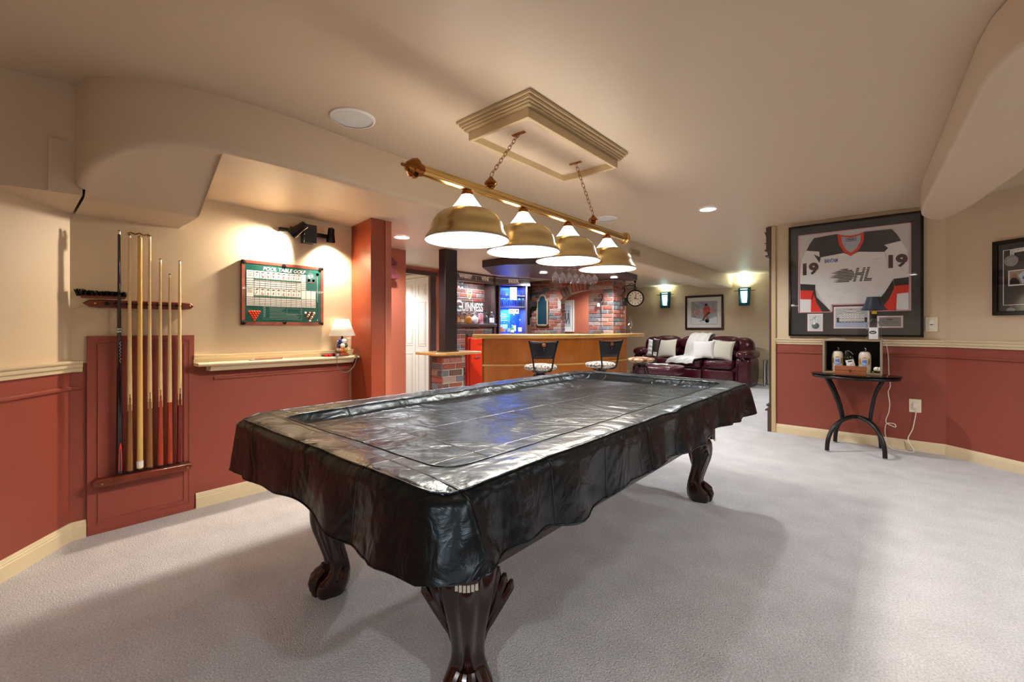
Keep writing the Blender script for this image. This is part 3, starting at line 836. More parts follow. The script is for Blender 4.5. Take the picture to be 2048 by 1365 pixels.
t = thing('billiard_light', 'brass billiard light with four domed shades hanging by two chains over the table', 'pendant light', (CX_, CY_, 0))
ZB = 1.915
m = MB(); m.lathe([(.026,-1.0),(.026,1.0)], (0,0,0), 28, M=Matrix.Translation((0,0,ZB)) @ Matrix.Rotation(-PI/2,4,'X'))
for k in range(8):
    a = 2*PI*k/8; m.tube([(.0255*math.cos(a),-1.0,ZB+.0255*math.sin(a)),(.0255*math.cos(a),1.0,ZB+.0255*math.sin(a))], .0025, 6)
bar = part('bar', m, BRASS, t)
fin = [(.0,-.085),(.006,-.08),(.008,-.07),(.005,-.062),(.012,-.055),(.020,-.052),(.022,-.046),(.030,-.040),(.032,-.034),(.040,-.028),(.042,-.02),(.046,-.012),(.044,-.004),(.032,.002),(.030,.018),(.027,.03)]
for sgn in (-1, 1):
    m = MB(); m.lathe(fin, (0,0,0), 28, M=Matrix.Translation((0,sgn*1.0,ZB)) @ Matrix.Rotation(-PI/2 if sgn<0 else PI/2,4,'X')); part('end_finial', m, BRASSD if sgn<0 else BRASS, t)
for (yb, yh) in ((-.52,-.29),(.53,.30)):
    m = MB(); m.lathe([(.014,.024),(.016,.03),(.024,.036),(.024,.042),(.034,.05),(.034,.056),(.028,.066),(.022,.07),(.012,.085),(.006,.09)], (0,yb,ZB), 24)
    fn = part('chain_finial', m, BRASSD, t)
    a = Vector((0,yb,ZB+.095)); b_ = Vector((0,yh,2.31)); dv = b_-a; n_ = 13
    m = MB(); Lk = dv.length/n_
    q = dv.to_track_quat('Z','X').to_matrix().to_4x4()
    for k in range(n_):
        c = a + dv*(k+.5)/n_
        M_ = Matrix.Translation(c) @ q @ Matrix.Rotation(PI/2*(k%2),4,'Z')
        m.tube([(.0095*math.cos(u)*(1.0), 0, (Lk*.66)*math.sin(u)) for u in [2*PI*i/14 for i in range(14)]], .0018, 6, M=M_, closed=True)
    part('chain', m, BRASSD, t)
for i, y in enumerate((-.69,-.25,.21,.73)):
    m = MB(); m.lathe([(.012,-.02),(.026,-.028),(.030,-.038),(.030,-.048),(.026,-.05)], (0,y,ZB), 24); sh = part('socket_cap', m, BRASSD, t)
    m = MB(); m.lathe([(.026,-.045),(.032,-.055),(.045,-.075),(.062,-.098),(.074,-.112),(.080,-.120)], (0,y,ZB), 40, caps=False); part('glass_cone', m, GLASSW, sh, solid=.003)
    m = MB()
    pr = [(.079,-.118),(.100,-.124),(.130,-.137),(.155,-.157),(.172,-.183),(.180,-.205),(.183,-.222),(.186,-.227),(.188,-.234),(.196,-.245),(.207,-.262),(.209,-.268)]
    m.lathe(pr, (0,y,ZB), 56, caps=False); dm = part('brass_shade', m, BRASSB, t)
    m = MB(); m.lathe([(a-.003,b-.002) for (a,b) in pr] + [(.212,-.274),(.208,-.277),(.204,-.272)], (0,y,ZB), 56, caps=False); part('white_lining', m, ENAMEL, dm)
    m = MB(); m.ball((0,y,ZB-.15), .035, 16, 12); m.lathe([(.014,-.05),(.014,-.12)], (0,y,ZB), 12); part('bulb', m, BULB, dm)
    lamp_light('pool_glow', 'POINT', (CX_, CY_+y, ZB-.20), 16, NEUT, size=.05)
    lamp_light('cone_glow', 'POINT', (CX_+.0, CY_+y, ZB-.085), 26, NEUT, size=.02)

# recessed lights, speakers, vent
def recessed(x, y, z, label, e=12, r=.07, col=COOL, ang=150, grp=None, lens=9):
    t = thing('recessed_light', label, 'ceiling light', (x, y, z), 0, grp)
    m = MB(); m.lathe([(r,-.001),(r+.018,-.001),(r+.016,-.006),(r+.002,-.008),(r,-.001)], (0,0,0), 32, caps=False); part('trim_ring', m, WHITE, t)
    m = MB(); m.lathe([(.0001,-.003),(r,-.003)], (0,0,0), 28, caps=False); part('lens', m, mat('lens_%d' % lens, '#ffffff', .4, emis=lens), t)
    lamp_light('pot_glow', 'SPOT', (x, y, z-.012), e*1.15, col, size=r*.8, spot=ang, blend=.6)
    return t
recessed(-1.388, 4.535, 2.379, 'round lit recessed light in the main ceiling near the framed jersey', 60)
recessed(-3.651, 2.539, 2.099, 'round lit recessed light in the low ceiling beside the rust column', 50)
recessed(-3.6, 9.04, 2.239, 'small lit recessed light in the ceiling over the left end of the sofa', 50, .055)
recessed(-4.07*.93, 5.402*.93, 1.999, 'round lit recessed light under the dark bulkhead left of the wine glasses', 60, .05)
recessed(-3.556*.93, 6.687*.93, 1.999, 'round lit recessed light under the dark bulkhead beside the brick pillar', 60, .05)
recessed(-4.755, 6.022, 2.099, 'small dim recessed light in front of the brick arch wall', 35, .04)
for (x, y) in ((1.6,.4),(1.75,3.5),(.3,-1.4),(-1.8,-1.2),(2.2,2.6),(2.6,-1.6),(-.2,1.2)):  # unseen fill lights added to brighten the room, shaped as recessed fittings
    if (x, y) == (-.2, 1.2): continue
    recessed(x, y, 2.379, 'unseen recessed light added as fill in the ceiling out of view', 66, grp='added recessed fill lights out of view')
recessed(-.9, 8.2, 2.379, 'round lit recessed light in the ceiling over the passage to the sofa', 60)
recessed(-6.1, 3.6, 2.099, 'unseen recessed light added to brighten the closet hall', 60)  # added out of view so the white closet doors come out bright
recessed(-4.6, 7.75, 2.239, 'round lit recessed light in the corridor behind the brick arch', 90)
for (x, y, lb) in ((-2.288,1.266,'round white ceiling speaker grille near the curved soffit'),(-2.33,4.2,'round white ceiling speaker grille behind the far end of the billiard light')):
    t = thing('ceiling_speaker', lb, 'speaker', (x, y, 2.38))
    m = MB(); m.lathe([(.106,-.001),(.122,-.001),(.120,-.008),(.108,-.010)], (0,0,0), 48, caps=False); part('rim', m, WHITE, t)
    m = MB(); m.lathe([(.0001,-.007),(.108,-.006),(.108,-.001)], (0,0,0), 48, caps=False); part('grille', m, mat('speaker_grille', '#DADAD6', .6, bump=(900,.4,.001)), t)
t = thing('air_vent', 'beige air vent grille in the side of the soffit beam', 'air vent', (-2.665, 5.61, 2.23), PI/2)
m = MB(); m.box(-.15,.15,-.008,.0,-.045,.045); part('frame', m, CREAM2, t, bevel=.002)
for k in range(2):
    m = MB()
    for i in range(5): m.box(-.125+k*.13, -.01+k*.13, -.014, -.006, -.034+i*.014, -.029+i*.014)
    part('louvre', m, mat('vent_metal', '#9a8f7e', .4), t)
# ================================================================ thin glass shader
def thin_glass(name, tint=(1,1,1), base=.04, edge=.5, rough=.02, power=2.5):
    if name in MATS: return MATS[name]
    m = bpy.data.materials.new(name); m.use_nodes = True
    nt = m.node_tree; nt.nodes.clear()
    out = nt.nodes.new('ShaderNodeOutputMaterial'); mx = nt.nodes.new('ShaderNodeMixShader')
    tr = nt.nodes.new('ShaderNodeBsdfTransparent'); tr.inputs[0].default_value = (*tint, 1)
    gl = nt.nodes.new('ShaderNodeBsdfGlossy'); gl.inputs['Roughness'].default_value = rough
    lw = nt.nodes.new('ShaderNodeLayerWeight'); lw.inputs[0].default_value = .5
    pw = nt.nodes.new('ShaderNodeMath'); pw.operation = 'POWER'; pw.inputs[1].default_value = power
    ml = nt.nodes.new('ShaderNodeMath'); ml.operation = 'MULTIPLY_ADD'; ml.inputs[1].default_value = edge; ml.inputs[2].default_value = base
    nt.links.new(lw.outputs['Facing'], pw.inputs[0]); nt.links.new(pw.outputs[0], ml.inputs[0]); nt.links.new(ml.outputs[0], mx.inputs[0])
    nt.links.new(tr.outputs[0], mx.inputs[1]); nt.links.new(gl.outputs[0], mx.inputs[2]); nt.links.new(mx.outputs[0], out.inputs[0])
    MATS[name] = m; return m
GP = thin_glass('frame_glazing', base=.05, edge=.3)
GW = thin_glass('drinking_glass', (.95,.97,1), base=.05, edge=1.0, power=2.2, rough=.08)

def poly(m, pts, y, mi=0, th=.001):
    m.prism(pts, 'y', y - th, y, mi)
def frame_bars(m, x0, x1, z0, z1, w, y0, y1):
    # mitred bars around a rectangle
    for pts in (((x0,z0),(x1,z0),(x1-w,z0+w),(x0+w,z0+w)),((x0,z1),(x0+w,z1-w),(x1-w,z1-w),(x1,z1)),((x0,z0),(x0+w,z0+w),(x0+w,z1-w),(x0,z1)),((x1,z0),(x1,z1),(x1-w,z1-w),(x1-w,z0+w))):
        m.prism(list(pts), 'y', y0, y1)

# ================================================================ framed jersey
t = thing('framed_jersey', 'large black framed white and black hockey jersey hanging above the small black table', 'framed jersey', (-.344, 5.828, 1.112))
MATB = mat('mat_board_slate', '#22262b', .6)
NAVYK = mat('jersey_black', '#2a2b2d', .8, bump=(200,.2,.002)); JW = mat('jersey_white', '#E6E6E4', .8, bump=[(200,.2,.002),(9,.25,.012)]); JR = mat('jersey_red', '#DE2F24', .75, bump=(200,.2,.002))
PINK = mat('pink_mat_edge', '#D9A0A4', .5)
m = MB(); frame_bars(m, -.558, .556, 0, 1.226, .022, -.045, 0); part('frame', m, BLACKG, t, bevel=.003)
m = MB(); m.box(-.55,.55,-.012,-.002,.008,1.218); part('backing', m, BLACKP, t)
W0 = [(-.465,1.121),(.463,1.121),(.463,.263),(.154,.263),(.154,.338),(-.160,.338),(-.160,.263),(-.465,.263)]
m = MB(); poly(m, W0, -.012, th=.003); part('window_backing', m, mat('backing_white', '#CFCFCB', .7), t)
# dark mat around the window (as pieces)
m = MB()
for q in ((-.54,-.465,.02,1.205),(.463,.54,.02,1.205),(-.465,.463,1.121,1.205),(-.465,.463,.02,.263),(-.160,.154,.263,.338)): m.box(q[0],q[1],-.026,-.013,q[2],q[3])
part('mat_board', m, MATB, t)
m = MB()
n_ = len(W0)
for i in range(n_):
    a, b_ = W0[i], W0[(i+1) % n_]
    x0,x1 = sorted((a[0],b_[0])); z0,z1 = sorted((a[1],b_[1])); m.box(x0-.004,x1+.004,-.028,-.014,z0-.004,z1+.004)
part('mat_edge', m, PINK, t)
js = [('body', JW, -.017, [(-.322,1.078),(-.118,1.094),(-.002,.851),(.106,1.085),(.323,1.082),(.29,.95),(.266,.849),(.30,.70),(.337,.58),(.26,.43),(.17,.30),(.155,.345),(-.162,.345),(-.185,.285),(-.25,.40),(-.315,.54),(-.30,.68),(-.267,.862),(-.272,.922)]),
 ('left_sleeve', JW, -.0165, [(-.392,.948),(-.275,.925),(-.267,.814),(-.312,.566),(-.449,.581),(-.445,.75),(-.432,.86)]),
 ('right_sleeve', JW, -.0165, [(.393,.956),(.266,.938),(.275,.859),(.30,.70),(.337,.583),(.449,.591),(.452,.75),(.436,.86)]),
 ('shoulder_yoke', NAVYK, -.019, [(-.392,.948),(-.36,1.02),(-.322,1.078),(-.118,1.094),(-.002,.851),(.106,1.085),(.323,1.082),(.365,1.02),(.393,.956),(.266,.93),(.295,.895),(.266,.86),(.06,.885),(-.002,.851),(-.062,.886),(-.27,.86),(-.275,.925)]),
 ('armpit_panel', NAVYK, -.0192, [(-.325,.90),(-.262,.86),(-.272,.80)]),
 ('left_cuff_band', NAVYK, -.019, [(-.449,.583),(-.31,.565),(-.314,.499),(-.449,.511)]),
 ('left_red_band', JR, -.019, [(-.449,.511),(-.322,.5),(-.337,.404),(-.449,.413)]),
 ('left_cuff', JW, -.0175, [(-.449,.413),(-.350,.405),(-.352,.268),(-.449,.268)]),
 ('right_cuff_band', NAVYK, -.019, [(.337,.582),(.449,.591),(.449,.518),(.341,.509)]),
 ('right_red_band', JR, -.019, [(.34,.51),(.449,.518),(.447,.442),(.358,.431)]),
 ('right_cuff', JW, -.0175, [(.358,.431),(.447,.440),(.449,.268),(.356,.268)]),
 ('left_hem_band', NAVYK, -.0195, [(-.317,.536),(-.30,.43),(-.173,.272),(-.248,.268),(-.30,.37),(-.327,.47)]),
 ('left_hem_red', JR, -.019, [(-.327,.50),(-.245,.268),(-.352,.268),(-.345,.42)]),
 ('right_hem_band', NAVYK, -.0195, [(.333,.576),(.341,.49),(.30,.38),(.232,.270),(.159,.270),(.21,.36),(.27,.45)]),
 ('right_hem_red', JR, -.019, [(.341,.50),(.362,.434),(.356,.268),(.228,.268),(.29,.36)]),
 ('collar', JR, -.0205, [(-.116,1.094),(-.06,1.068),(-.002,1.060),(.055,1.066),(.106,1.085),(.104,.99),(.065,.905),(-.002,.845),(-.060,.895),(-.103,.99)]),
 ('neck_lining', mat('jersey_lining', '#A9AEB8', .8), -.022, [(-.082,1.060),(-.002,1.040),(.082,1.058),(.077,.99),(.045,.92),(-.002,.880),(-.043,.92),(-.076,.99)])]
for (nm, mt, y, pts) in js:
    m = MB(); poly(m, pts, y, th=.002)
    o = part(nm, m, mt, t); 
m = MB(); frame_bars(m, -.041, .041, 1.003, 1.035, .004, -.0250, -.0240); m.box(-.028,.028,-.0250,-.0240,1.014,1.024); part('size_tag', m, INK, t)
for (x, z, w) in ((-.367,.690,.135),(.356,.705,.135)):
    text('number_outline', '19', .165, x, z-.003, -.0188, mat('number_red', '#7d1d20', .6), t, bold=.010, width=w+.012)
    text('jersey_number', '19', .165, x, z-.003, -.0202, NAVYK, t, bold=.005, width=w-.004)
# striped league logo
m = MB(); LZ0, LZ1 = .577, .722; nr = 9
for k in range(nr):
    z = LZ0 + (LZ1-LZ0)*k/nr; h = (LZ1-LZ0)/nr*.70; sh = (z-LZ0)*.22
    u = (k+.5)/nr
    half = .075*math.sqrt(max(0,1-(2*u-1)**2))
    tail = -.185 + .02*(k%3) + .012*abs(k-4)
    segs = [(min(tail, -.045-half), -.03+half) if k < nr-1 else (-.09,-.01)]
    segs += [(.035,.058),(.088,.110)] if k not in (4,5) else [(.035,.110)]
    segs += [(.122,.145)] if k > 1 else [(.122,.185)]
    for (a, b_) in segs:
        w = sh if a > 0 else sh*.2
        if a < 0: m.prism([(a,z+h/2),(a+.05,z),(b_+w,z),(b_+w,z+h),(a+.05,z+h)], 'y', -.0195, -.018)
        else: m.prism([(a+w,z),(b_+w,z),(b_+w+h*.22,z+h),(a+w+h*.22,z+h)], 'y', -.0195, -.018)
m.v = [(v[0]-.02, v[1], v[2]) for v in m.v]
part('league_logo', m, mat('logo_dark', '#1f1c1c', .6), t)
text('patch_text', 'BANTAM', .055, -.17, .797, -.0192, mat('patch_blue', '#2E55A8', .5), t, bold=.002, width=.115)
m = MB(); m.prism([(-.225,.775),(-.20,.765),(-.115,.768),(-.105,.782),(-.15,.79),(-.215,.788)], 'y', -.0188, -.0178); m.prism([(-.235,.765),(-.17,.757),(-.10,.766),(-.17,.752)], 'y', -.0188, -.0178)
part('patch', m, mat('patch_grey', '#8a8f9a', .5), t)
m = MB(); rng = random.Random(4)
for k in range(16):   # signatures
    x = rng.uniform(-.22,.27); z = rng.choice([rng.uniform(.36,.55), rng.uniform(.73,.84)])
    if z > .73: x = rng.uniform(-.05,.25)
    pts = [(x+.008*i, -.0192, z+.006*math.sin(i*2.1+k)+.002*i) for i in range(7)]
    m.tube(pts, .0006, 4)
part('signatures', m, mat('pen_grey', '#8d9096', .5), t)
m = MB(); m.tube([(-.21+.012*i, -.0192, .43+.02*math.sin(i*2.4)) for i in range(6)], .0012, 4); part('red_signature', m, mat('pen_red', '#D98A88', .5), t)
# team photo, medal, plaque under the jersey
def inset(x0, x1, z0, z1, fill, nm):
    m = MB(); m.box(x0-.006,x1+.006,-.0275,-.026,z0-.006,z1+.006); f = part(nm, m, PINK, t)
    m = MB(); m.box(x0,x1,-.029,-.0275,z0,z1); part('border', m, PAPER, f)
    m = MB(); m.box(x0+.009,x1-.009,-.030,-.029,z0+.009,z1-.009); part('picture', m, fill, f); return f
f = inset(-.142,.146,.090,.312, mat('photo_grey', '#B9BCC0', .5), 'team_photo')
m = MB(); m.box(-.133,.137,-.0305,-.030,.099,.150); part('ice', m, mat('photo_ice', '#A9B6D6', .5), f)
rng = random.Random(8)
m = MB(); m2 = MB(); m3 = MB()
for r_, (zc, n_) in enumerate(((.178,8),(.205,9),(.228,9),(.250,7),(.268,4))):
    for k in range(n_):
        x = -.105 + (.215)*(k+.5)/n_ if n_ > 7 else -.105 + .0215*(k+.5) + .1075 - .0215*n_/2
        m.box(x-.010,x+.010,-.0312,-.0305,zc-.018,zc+.004); m2.prism([(x-.009,zc-.004),(x,zc-.016),(x+.009,zc-.004),(x+.006,zc-.004),(x,zc-.011),(x-.006,zc-.004)], 'y', -.0316, -.0312)
        m3.box(x-.0035,x+.0035,-.0318,-.0305,zc+.004,zc+.012)
part('player_shirts', m, mat('photo_white', '#EDEDED', .5), f); part('player_dark', m2, INK, f); part('player_heads', m3, mat('photo_skin', '#8a7468', .5), f)
m = MB()
for k in range(8): x = -.105+.215*(k+.5)/8; m.box(x-.009,x-.002,-.0316,-.0305,.148,.160); m.box(x+.002,x+.009,-.0316,-.0305,.148,.160)
m.box(-.12,-.10,-.0316,-.0305,.150,.20); m.box(.112,.132,-.0316,-.0305,.150,.20); m.box(-.01,.01,-.0316,-.0305,.283,.288)
part('pads_and_coaches', m, INK, f)
f = inset(-.377,-.246,.060,.242, mat('photo_pale', '#D2D4D6', .5), 'medal_display')
m = MB(); m.lathe([(.0001,-.006),(.03,-.006),(.034,-.003),(.034,0)], (0,0,0), 32, M=Matrix.Translation((-.308,-.030,.115)) @ Matrix.Rotation(PI/2,4,'X') @ Matrix.Scale(-1,4,(0,0,1))); part('medal', m, mat('pewter', '#7d7f82', .35, .8), f)
m = MB(); m.prism([(-.36,.175),(-.35,.165),(-.30,.215),(-.31,.225)], 'y', -.032,-.030); m.box(-.325,-.297,-.032,-.030,.148,.205); part('ribbon', m, PAPER, f)
m = MB()
for k in range(4): m.lathe([(.0001,0),(.005,0)], (0,0,0), 8, M=Matrix.Translation((-.35+.014*k,-.0325,.178+.013*k)) @ Matrix.Rotation(PI/2,4,'X')); m.lathe([(.0001,0),(.004,0)], (0,0,0), 8, M=Matrix.Translation((-.311,-.0325,.158+.014*k)) @ Matrix.Rotation(PI/2,4,'X'))
part('ribbon_leaves', m, mat('leaf_red', '#B8474f', .5), f)
f = inset(.215,.403,.097,.208, mat('plaque_grey', '#8f9092', .4, .3), 'name_plaque')
m = MB(); m.box(.288,.330,-.0306,-.030,.172,.180)
for k, w in enumerate((.07,.055,.06)): m.box(.309-w,.309+w,-.0306,-.030,.150-.017*k,.152-.017*k)
part('engraving', m, INK, f)
m = MB(); m.box(-.536,.534,-.036,-.0345,.022,1.204); part('glazing', m, GP, t)

# medal frame on the angled wall
ang = math.atan2(-.372, .446)
t = thing('framed_medals', 'black framed display of a round silver medal and a small photo on the angled wall', 'framed medals', tuple(A0 + AD*.37) + (1.309,), ang)
FW = .95
m = MB(); frame_bars(m, 0, FW, 0, .634, .035, -.03, 0); part('frame', m, BLACKG, t, bevel=.004)
m = MB(); m.box(.02,FW-.02,-.010,-.001,.02,.614); part('mat_board', m, MATB, t)
m = MB(); frame_bars(m, .065, FW-.065, .085, .552, .004, -.0125, -.010); part('white_line', m, PAPER, t)
for k in range(3):
    x = .125 + k*.27
    m = MB(); m.lathe([(.0001,-.006),(.034,-.006),(.036,-.010),(.046,-.010),(.046,0)], (0,0,0), 40, M=Matrix.Translation((x,-.010,.455)) @ Matrix.Rotation(PI/2,4,'X') @ Matrix.Scale(-1,4,(0,0,1))); md = part('medal', m, mat('medal_silver', '#9aa2aa', .3, .85, bump=(60,.5,.004)), t)
    m = MB(); m.box(x-.013,x+.013,-.0125,-.010,.50,.545); m.prism([(x-.013,.545),(x+.013,.52),(x+.24,.535),(x+.24,.555),(x+.02,.555)], 'y', -.0125,-.010); rb_ = part('ribbon', m, PAPER, t)
    m = MB()
    for q in range(3): m.lathe([(.0001,0),(.0035,0)], (0,0,0), 8, M=Matrix.Translation((x,-.0128,.508+.014*q)) @ Matrix.Rotation(PI/2,4,'X'))
    for q in range(8): m.lathe([(.0001,0),(.0035,0)], (0,0,0), 8, M=Matrix.Translation((x+.04+.022*q,-.0128,.541+.001*q)) @ Matrix.Rotation(PI/2,4,'X'))
    part('ribbon_leaves', m, mat('leaf_red', '#B8474f', .5), rb_)
m = MB(); m.box(.100,.24,-.012,-.010,.245,.375); pc = part('photo', m, PAPER, t)
m = MB(); m.box(.108,.232,-.0126,-.012,.255,.367); part('photo_background', m, mat('photo_tan', '#9d8f80', .5), pc)
m = MB(); m.prism([(.110,.256),(.112,.29),(.128,.312),(.150,.312),(.168,.29),(.178,.256)], 'y', -.0132,-.0126); part('dark_jacket', m, INK, pc)
m = MB(); m.lathe([(.0001,0),(.017,0)], (0,0,0), 16, M=Matrix.Translation((.140,-.0134,.330)) @ Matrix.Rotation(PI/2,4,'X'), sy=1.2); part('face', m, mat('photo_skin_light', '#B98a70', .5), pc)
m = MB(); m.prism([(.165,.33),(.19,.26),(.232,.27),(.232,.35),(.20,.36)], 'y', -.0136,-.0130); part('second_shirt', m, mat('shirt_pale', '#C9D3E2', .5), pc)
m = MB(); m.prism([(.19,.30),(.215,.29),(.228,.32),(.205,.33)], 'y', -.0142,-.0136); part('shirt_badge', m, mat('badge_blue', '#3e5f9a', .5), pc)
m = MB(); m.lathe([(.0001,0),(.022,0)], (0,0,0), 20, M=Matrix.Translation((.115,-.0112,.045)) @ Matrix.Rotation(PI/2,4,'X'), sx=1.3, sy=.8); m.box(.15,.18,-.0112,-.010,.028,.032); part('crest', m, mat('crest_silver', '#aab2b8', .4), t)
m = MB(); m.lathe([(.0001,0),(.012,0)], (0,0,0), 16, M=Matrix.Translation((.118,-.0112,.078)) @ Matrix.Rotation(PI/2,4,'X')); part('red_dot', m, mat('crest_red', '#8f2f38', .4), t)
m = MB(); m.box(.025,FW-.025,-.0215,-.020,.025,.609); part('glazing', m, GP, t)

# switch and outlet
t = thing('light_switch', 'ivory light switch plate to the right of the framed jersey', 'switch', (.267, 5.828, 1.238))
m = MB(); m.box(-.045,.045,-.008,0,-.07,.07); part('plate', m, IVORY, t, bevel=.003)
m = MB(); m.box(-.018,.018,-.011,-.007,-.038,.038); r_ = part('dimmer', m, WHITE, t, bevel=.001)
m = MB(); m.prism([(-.016,.0),(.016,0),(.004,-.008),(-.004,-.008)], 'y', -.0135,-.011); part('slider_mark', m, INK, r_)
t = thing('outlet', 'ivory wall outlet low on the terracotta wall with a white plug in it', 'outlet', (.152, 5.828, .441))
m = MB(); m.box(-.045,.045,-.007,0,-.065,.065); part('plate', m, IVORY, t, bevel=.003)
m = MB(); m.box(-.018,.018,-.012,-.006,-.035,.035); part('socket', m, WHITE, t, bevel=.001)

# ---------------------------------------------------------------- small black table and what stands on it
TCX, TCY, TZ = -.30, 5.50, .745
t = thing('side_table', 'round black side table on crossed arched legs under the framed jersey', 'side table', (TCX, TCY, 0))
m = MB(); m.lathe([(.355,.735),(.36,.738),(.36,.742),(.355,.745)], (0,0,0), 64, sy=.66); part('glass_top', m, BLACKG, t)
m = MB(); m.tube([(.335*math.cos(a), .335*.66*math.sin(a), .718) for a in [2*PI*i/60 for i in range(60)]], .015, 10, closed=True); m.lathe([(.0001,.715),(.33,.715),(.33,.73),(.0001,.73)], (0,0,0), 48, sy=.66); part('top_ring', m, BLACKP, t)
BKM = BLACKP
for (x0, y0, x1, y1) in ((-.195,-.27,.20,.19),(.235,-.245,-.17,.20)):
    m = MB(); pts = []
    for k in range(25):
        u = k/24; a = PI*u
        s_ = (1-math.cos(a))/2
        pts.append((x0+(x1-x0)*s_, y0+(y1-y0)*s_, .012+.315*math.sin(a)**.85))
    m.tube(pts, .019, 10); part('arched_leg', m, BKM, t)
for sx in (-1, 1):
    for sy in (-.09, .07):
        m = MB(); m.tube(curve([(sx*.105+.015, sy*.6, .285),(sx*.125+.01, sy*.8, .42),(sx*.165, sy, .58),(sx*.225, sy*1.1, .715)]), .016, 10); part('upright', m, BKM, t)
# crate
CRW = mat('weathered_pine', '#A68E68', .7, var=(22, '#8A7A62', .3), bump=(40,.4,.003), stretch=(.4,1,1))
t = thing('wooden_crate', 'weathered open wooden crate on its side on the small black table', 'crate', (-.322, 5.49, TZ))
cw, cd, chh = .235, .215, .34
m = MB(); m.box(-cw,cw,0,cd,chh-.014,chh); part('top_board', m, CRW, t, bevel=.002)
m = MB(); m.box(-cw,cw,0,cd,0,.016); part('bottom_board', m, CRW, t, bevel=.002)
for s_ in (-1, 1):
    m = MB(); m.box(s_*cw-(.018 if s_>0 else 0), s_*cw+(.018 if s_<0 else 0), 0, cd, .016, chh-.014); part('side_board', m, mat('crate_grey', '#8f8f88', .7, var=(30, '#a08a66', .2), bump=(40,.4,.003)), t, bevel=.002)
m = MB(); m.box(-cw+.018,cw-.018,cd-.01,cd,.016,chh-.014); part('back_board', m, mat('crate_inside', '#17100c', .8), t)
CER = mat('ceramic_cream', '#D8CDB8', .25, coat=.5)
def stein(x, y, label):
    t = thing('beer_stein', label, 'stein', (x, y, TZ+.0165))
    m = MB(); m.lathe([(.046,0),(.050,.006),(.050,.16),(.046,.185),(.036,.20),(.034,.203),(.0001,.203)], (0,0,0), 40); b0 = part('body', m, CER, t)
    m = MB(); m.lathe([(.036,.203),(.037,.208),(.025,.214),(.008,.218),(.0001,.218)], (0,0,0), 32); part('lid', m, mat('pewter_lid', '#9a9a98', .25, .9), t)
    m = MB(); m.tube([(.0,.0,.216),(.012,.0,.228),(.004,0,.238)], .004, 8); m.ball((0,0,.24), .006, 8, 6); part('thumb_lift', m, mat('pewter_lid', '#9a9a98', .25, .9), t)
    m = MB()
    def arcp(a0, a1, z0, z1, r, mi): 
        m.grid(10, 1, lambda i, j: (r*math.sin(a0+(a1-a0)*i), -r*math.cos(a0+(a1-a0)*i), z0+(z1-z0)*j), mi)
    def disc(ac, zc, rr, r, mi):
        vs_ = []; n=20
        for k in range(n):
            u = ac + rr/r*math.cos(2*PI*k/n); vs_.append((r*math.sin(u), -r*math.cos(u), zc+rr*math.sin(2*PI*k/n)))
        m.add(vs_, [tuple(range(n))], mi)
    disc(0,.11,.024,.0508,0)
    m2 = part('blue_medallion', m, mat('stein_sky', '#A9C4EE', .3), t)
    m = MB()
    for (a0,a1,z0,z1) in ((-.34,-.22,.094,.126),(-.10,.02,.094,.126),(-.24,-.08,.106,.114),(.10,.20,.094,.126),(.10,.34,.094,.100),(.10,.34,.107,.113),(.10,.34,.120,.126),(.30,.38,.096,.109),(.30,.38,.111,.124)): arcp(a0*.95,a1*.95,z0,z1,.0514,0)
    part('letters_hb', m, mat('stein_blue', '#2F5FC0', .3), t)
    m = MB()
    for s_ in (-1,1):
        for (ac,zc,rr) in ((.78,.128,.011),(.80,.112,.013),(.74,.098,.012),(.92,.102,.008),(.68,.085,.007),(.86,.085,.007)): disc(s_*ac,zc,rr,.0511,0)
    for k in range(5): disc(-.24+.12*k, .142+.004*(2-abs(k-2)), .0045, .0511, 0)
    part('gold_lions', m, mat('stein_gold', '#B98A2C', .3), t)
    m = MB(); 
    for k in range(7): disc(-.5+.167*k, .072+.010*abs(k-3)/3, .008, .0511, 0)
    part('blue_ribbon', m, mat('stein_ribbon', '#7fa3d8', .3), t)
    m = MB(); m.tube([(.012,.045,.16),(.02,.08,.15),(.022,.088,.10),(.018,.07,.05),(.012,.046,.04)], .007, 8); part('handle', m, CER, t)
    return t
stein(-.440, 5.60, 'cream beer stein with blue monogram on the left inside the crate')
s2 = stein(-.222, 5.585, 'cream beer stein with blue monogram on the right inside the crate, beside the white rose')
DKG = mat('dark_bottle_glass', '#07120c', .08, coat=.6)
t = thing('wine_bottle', 'dark wine bottle with white label leaning between the two cream steins', 'bottle', (-.325, 5.57, TZ+.06)); t.rotation_euler = (0, -.22, 0)
m = MB(); m.lathe([(.0001,-.035),(.036,-.035),(.038,-.03),(.038,.10),(.034,.12),(.016,.145),(.014,.165),(.0145,.175)], (0,0,0), 32); part('body', m, DKG, t)
m = MB(); m.grid(14, 1, lambda i, j: (.0385*math.sin(-1.1+2.2*i), -.0385*math.cos(-1.1+2.2*i), -.02+.10*j)); lb = part('label', m, PAPER, t)
m = MB(); m.grid(8, 1, lambda i, j: (.0389*math.sin(-.4+.9*i), -.0389*math.cos(-.4+.9*i), .058+.012*j)); part('label_band', m, INK, lb)
m = MB(); m.tube([(.0392*math.sin(a), -.0392*math.cos(a), .012+.022*math.sin((a+.3)/1.2*PI)) for a in [-.3+.1*k for k in range(13)]], .002, 5); part('label_arc', m, mat('label_pink', '#D98A90', .5), lb)
m = MB(); m.tube([(-.02,0,.13),(-.015,-.01,.165),(.01,-.012,.172),(.03,-.01,.15),(.04,-.005,.125)], .004, 6); part('foil_collar', m, mat('foil_grey', '#8d8d88', .4, .6), t)
t = thing('keepsake_box', 'small closed cedar box with a dark clasp in front of the crate', 'box', (-.322, 5.37, TZ+.0005))
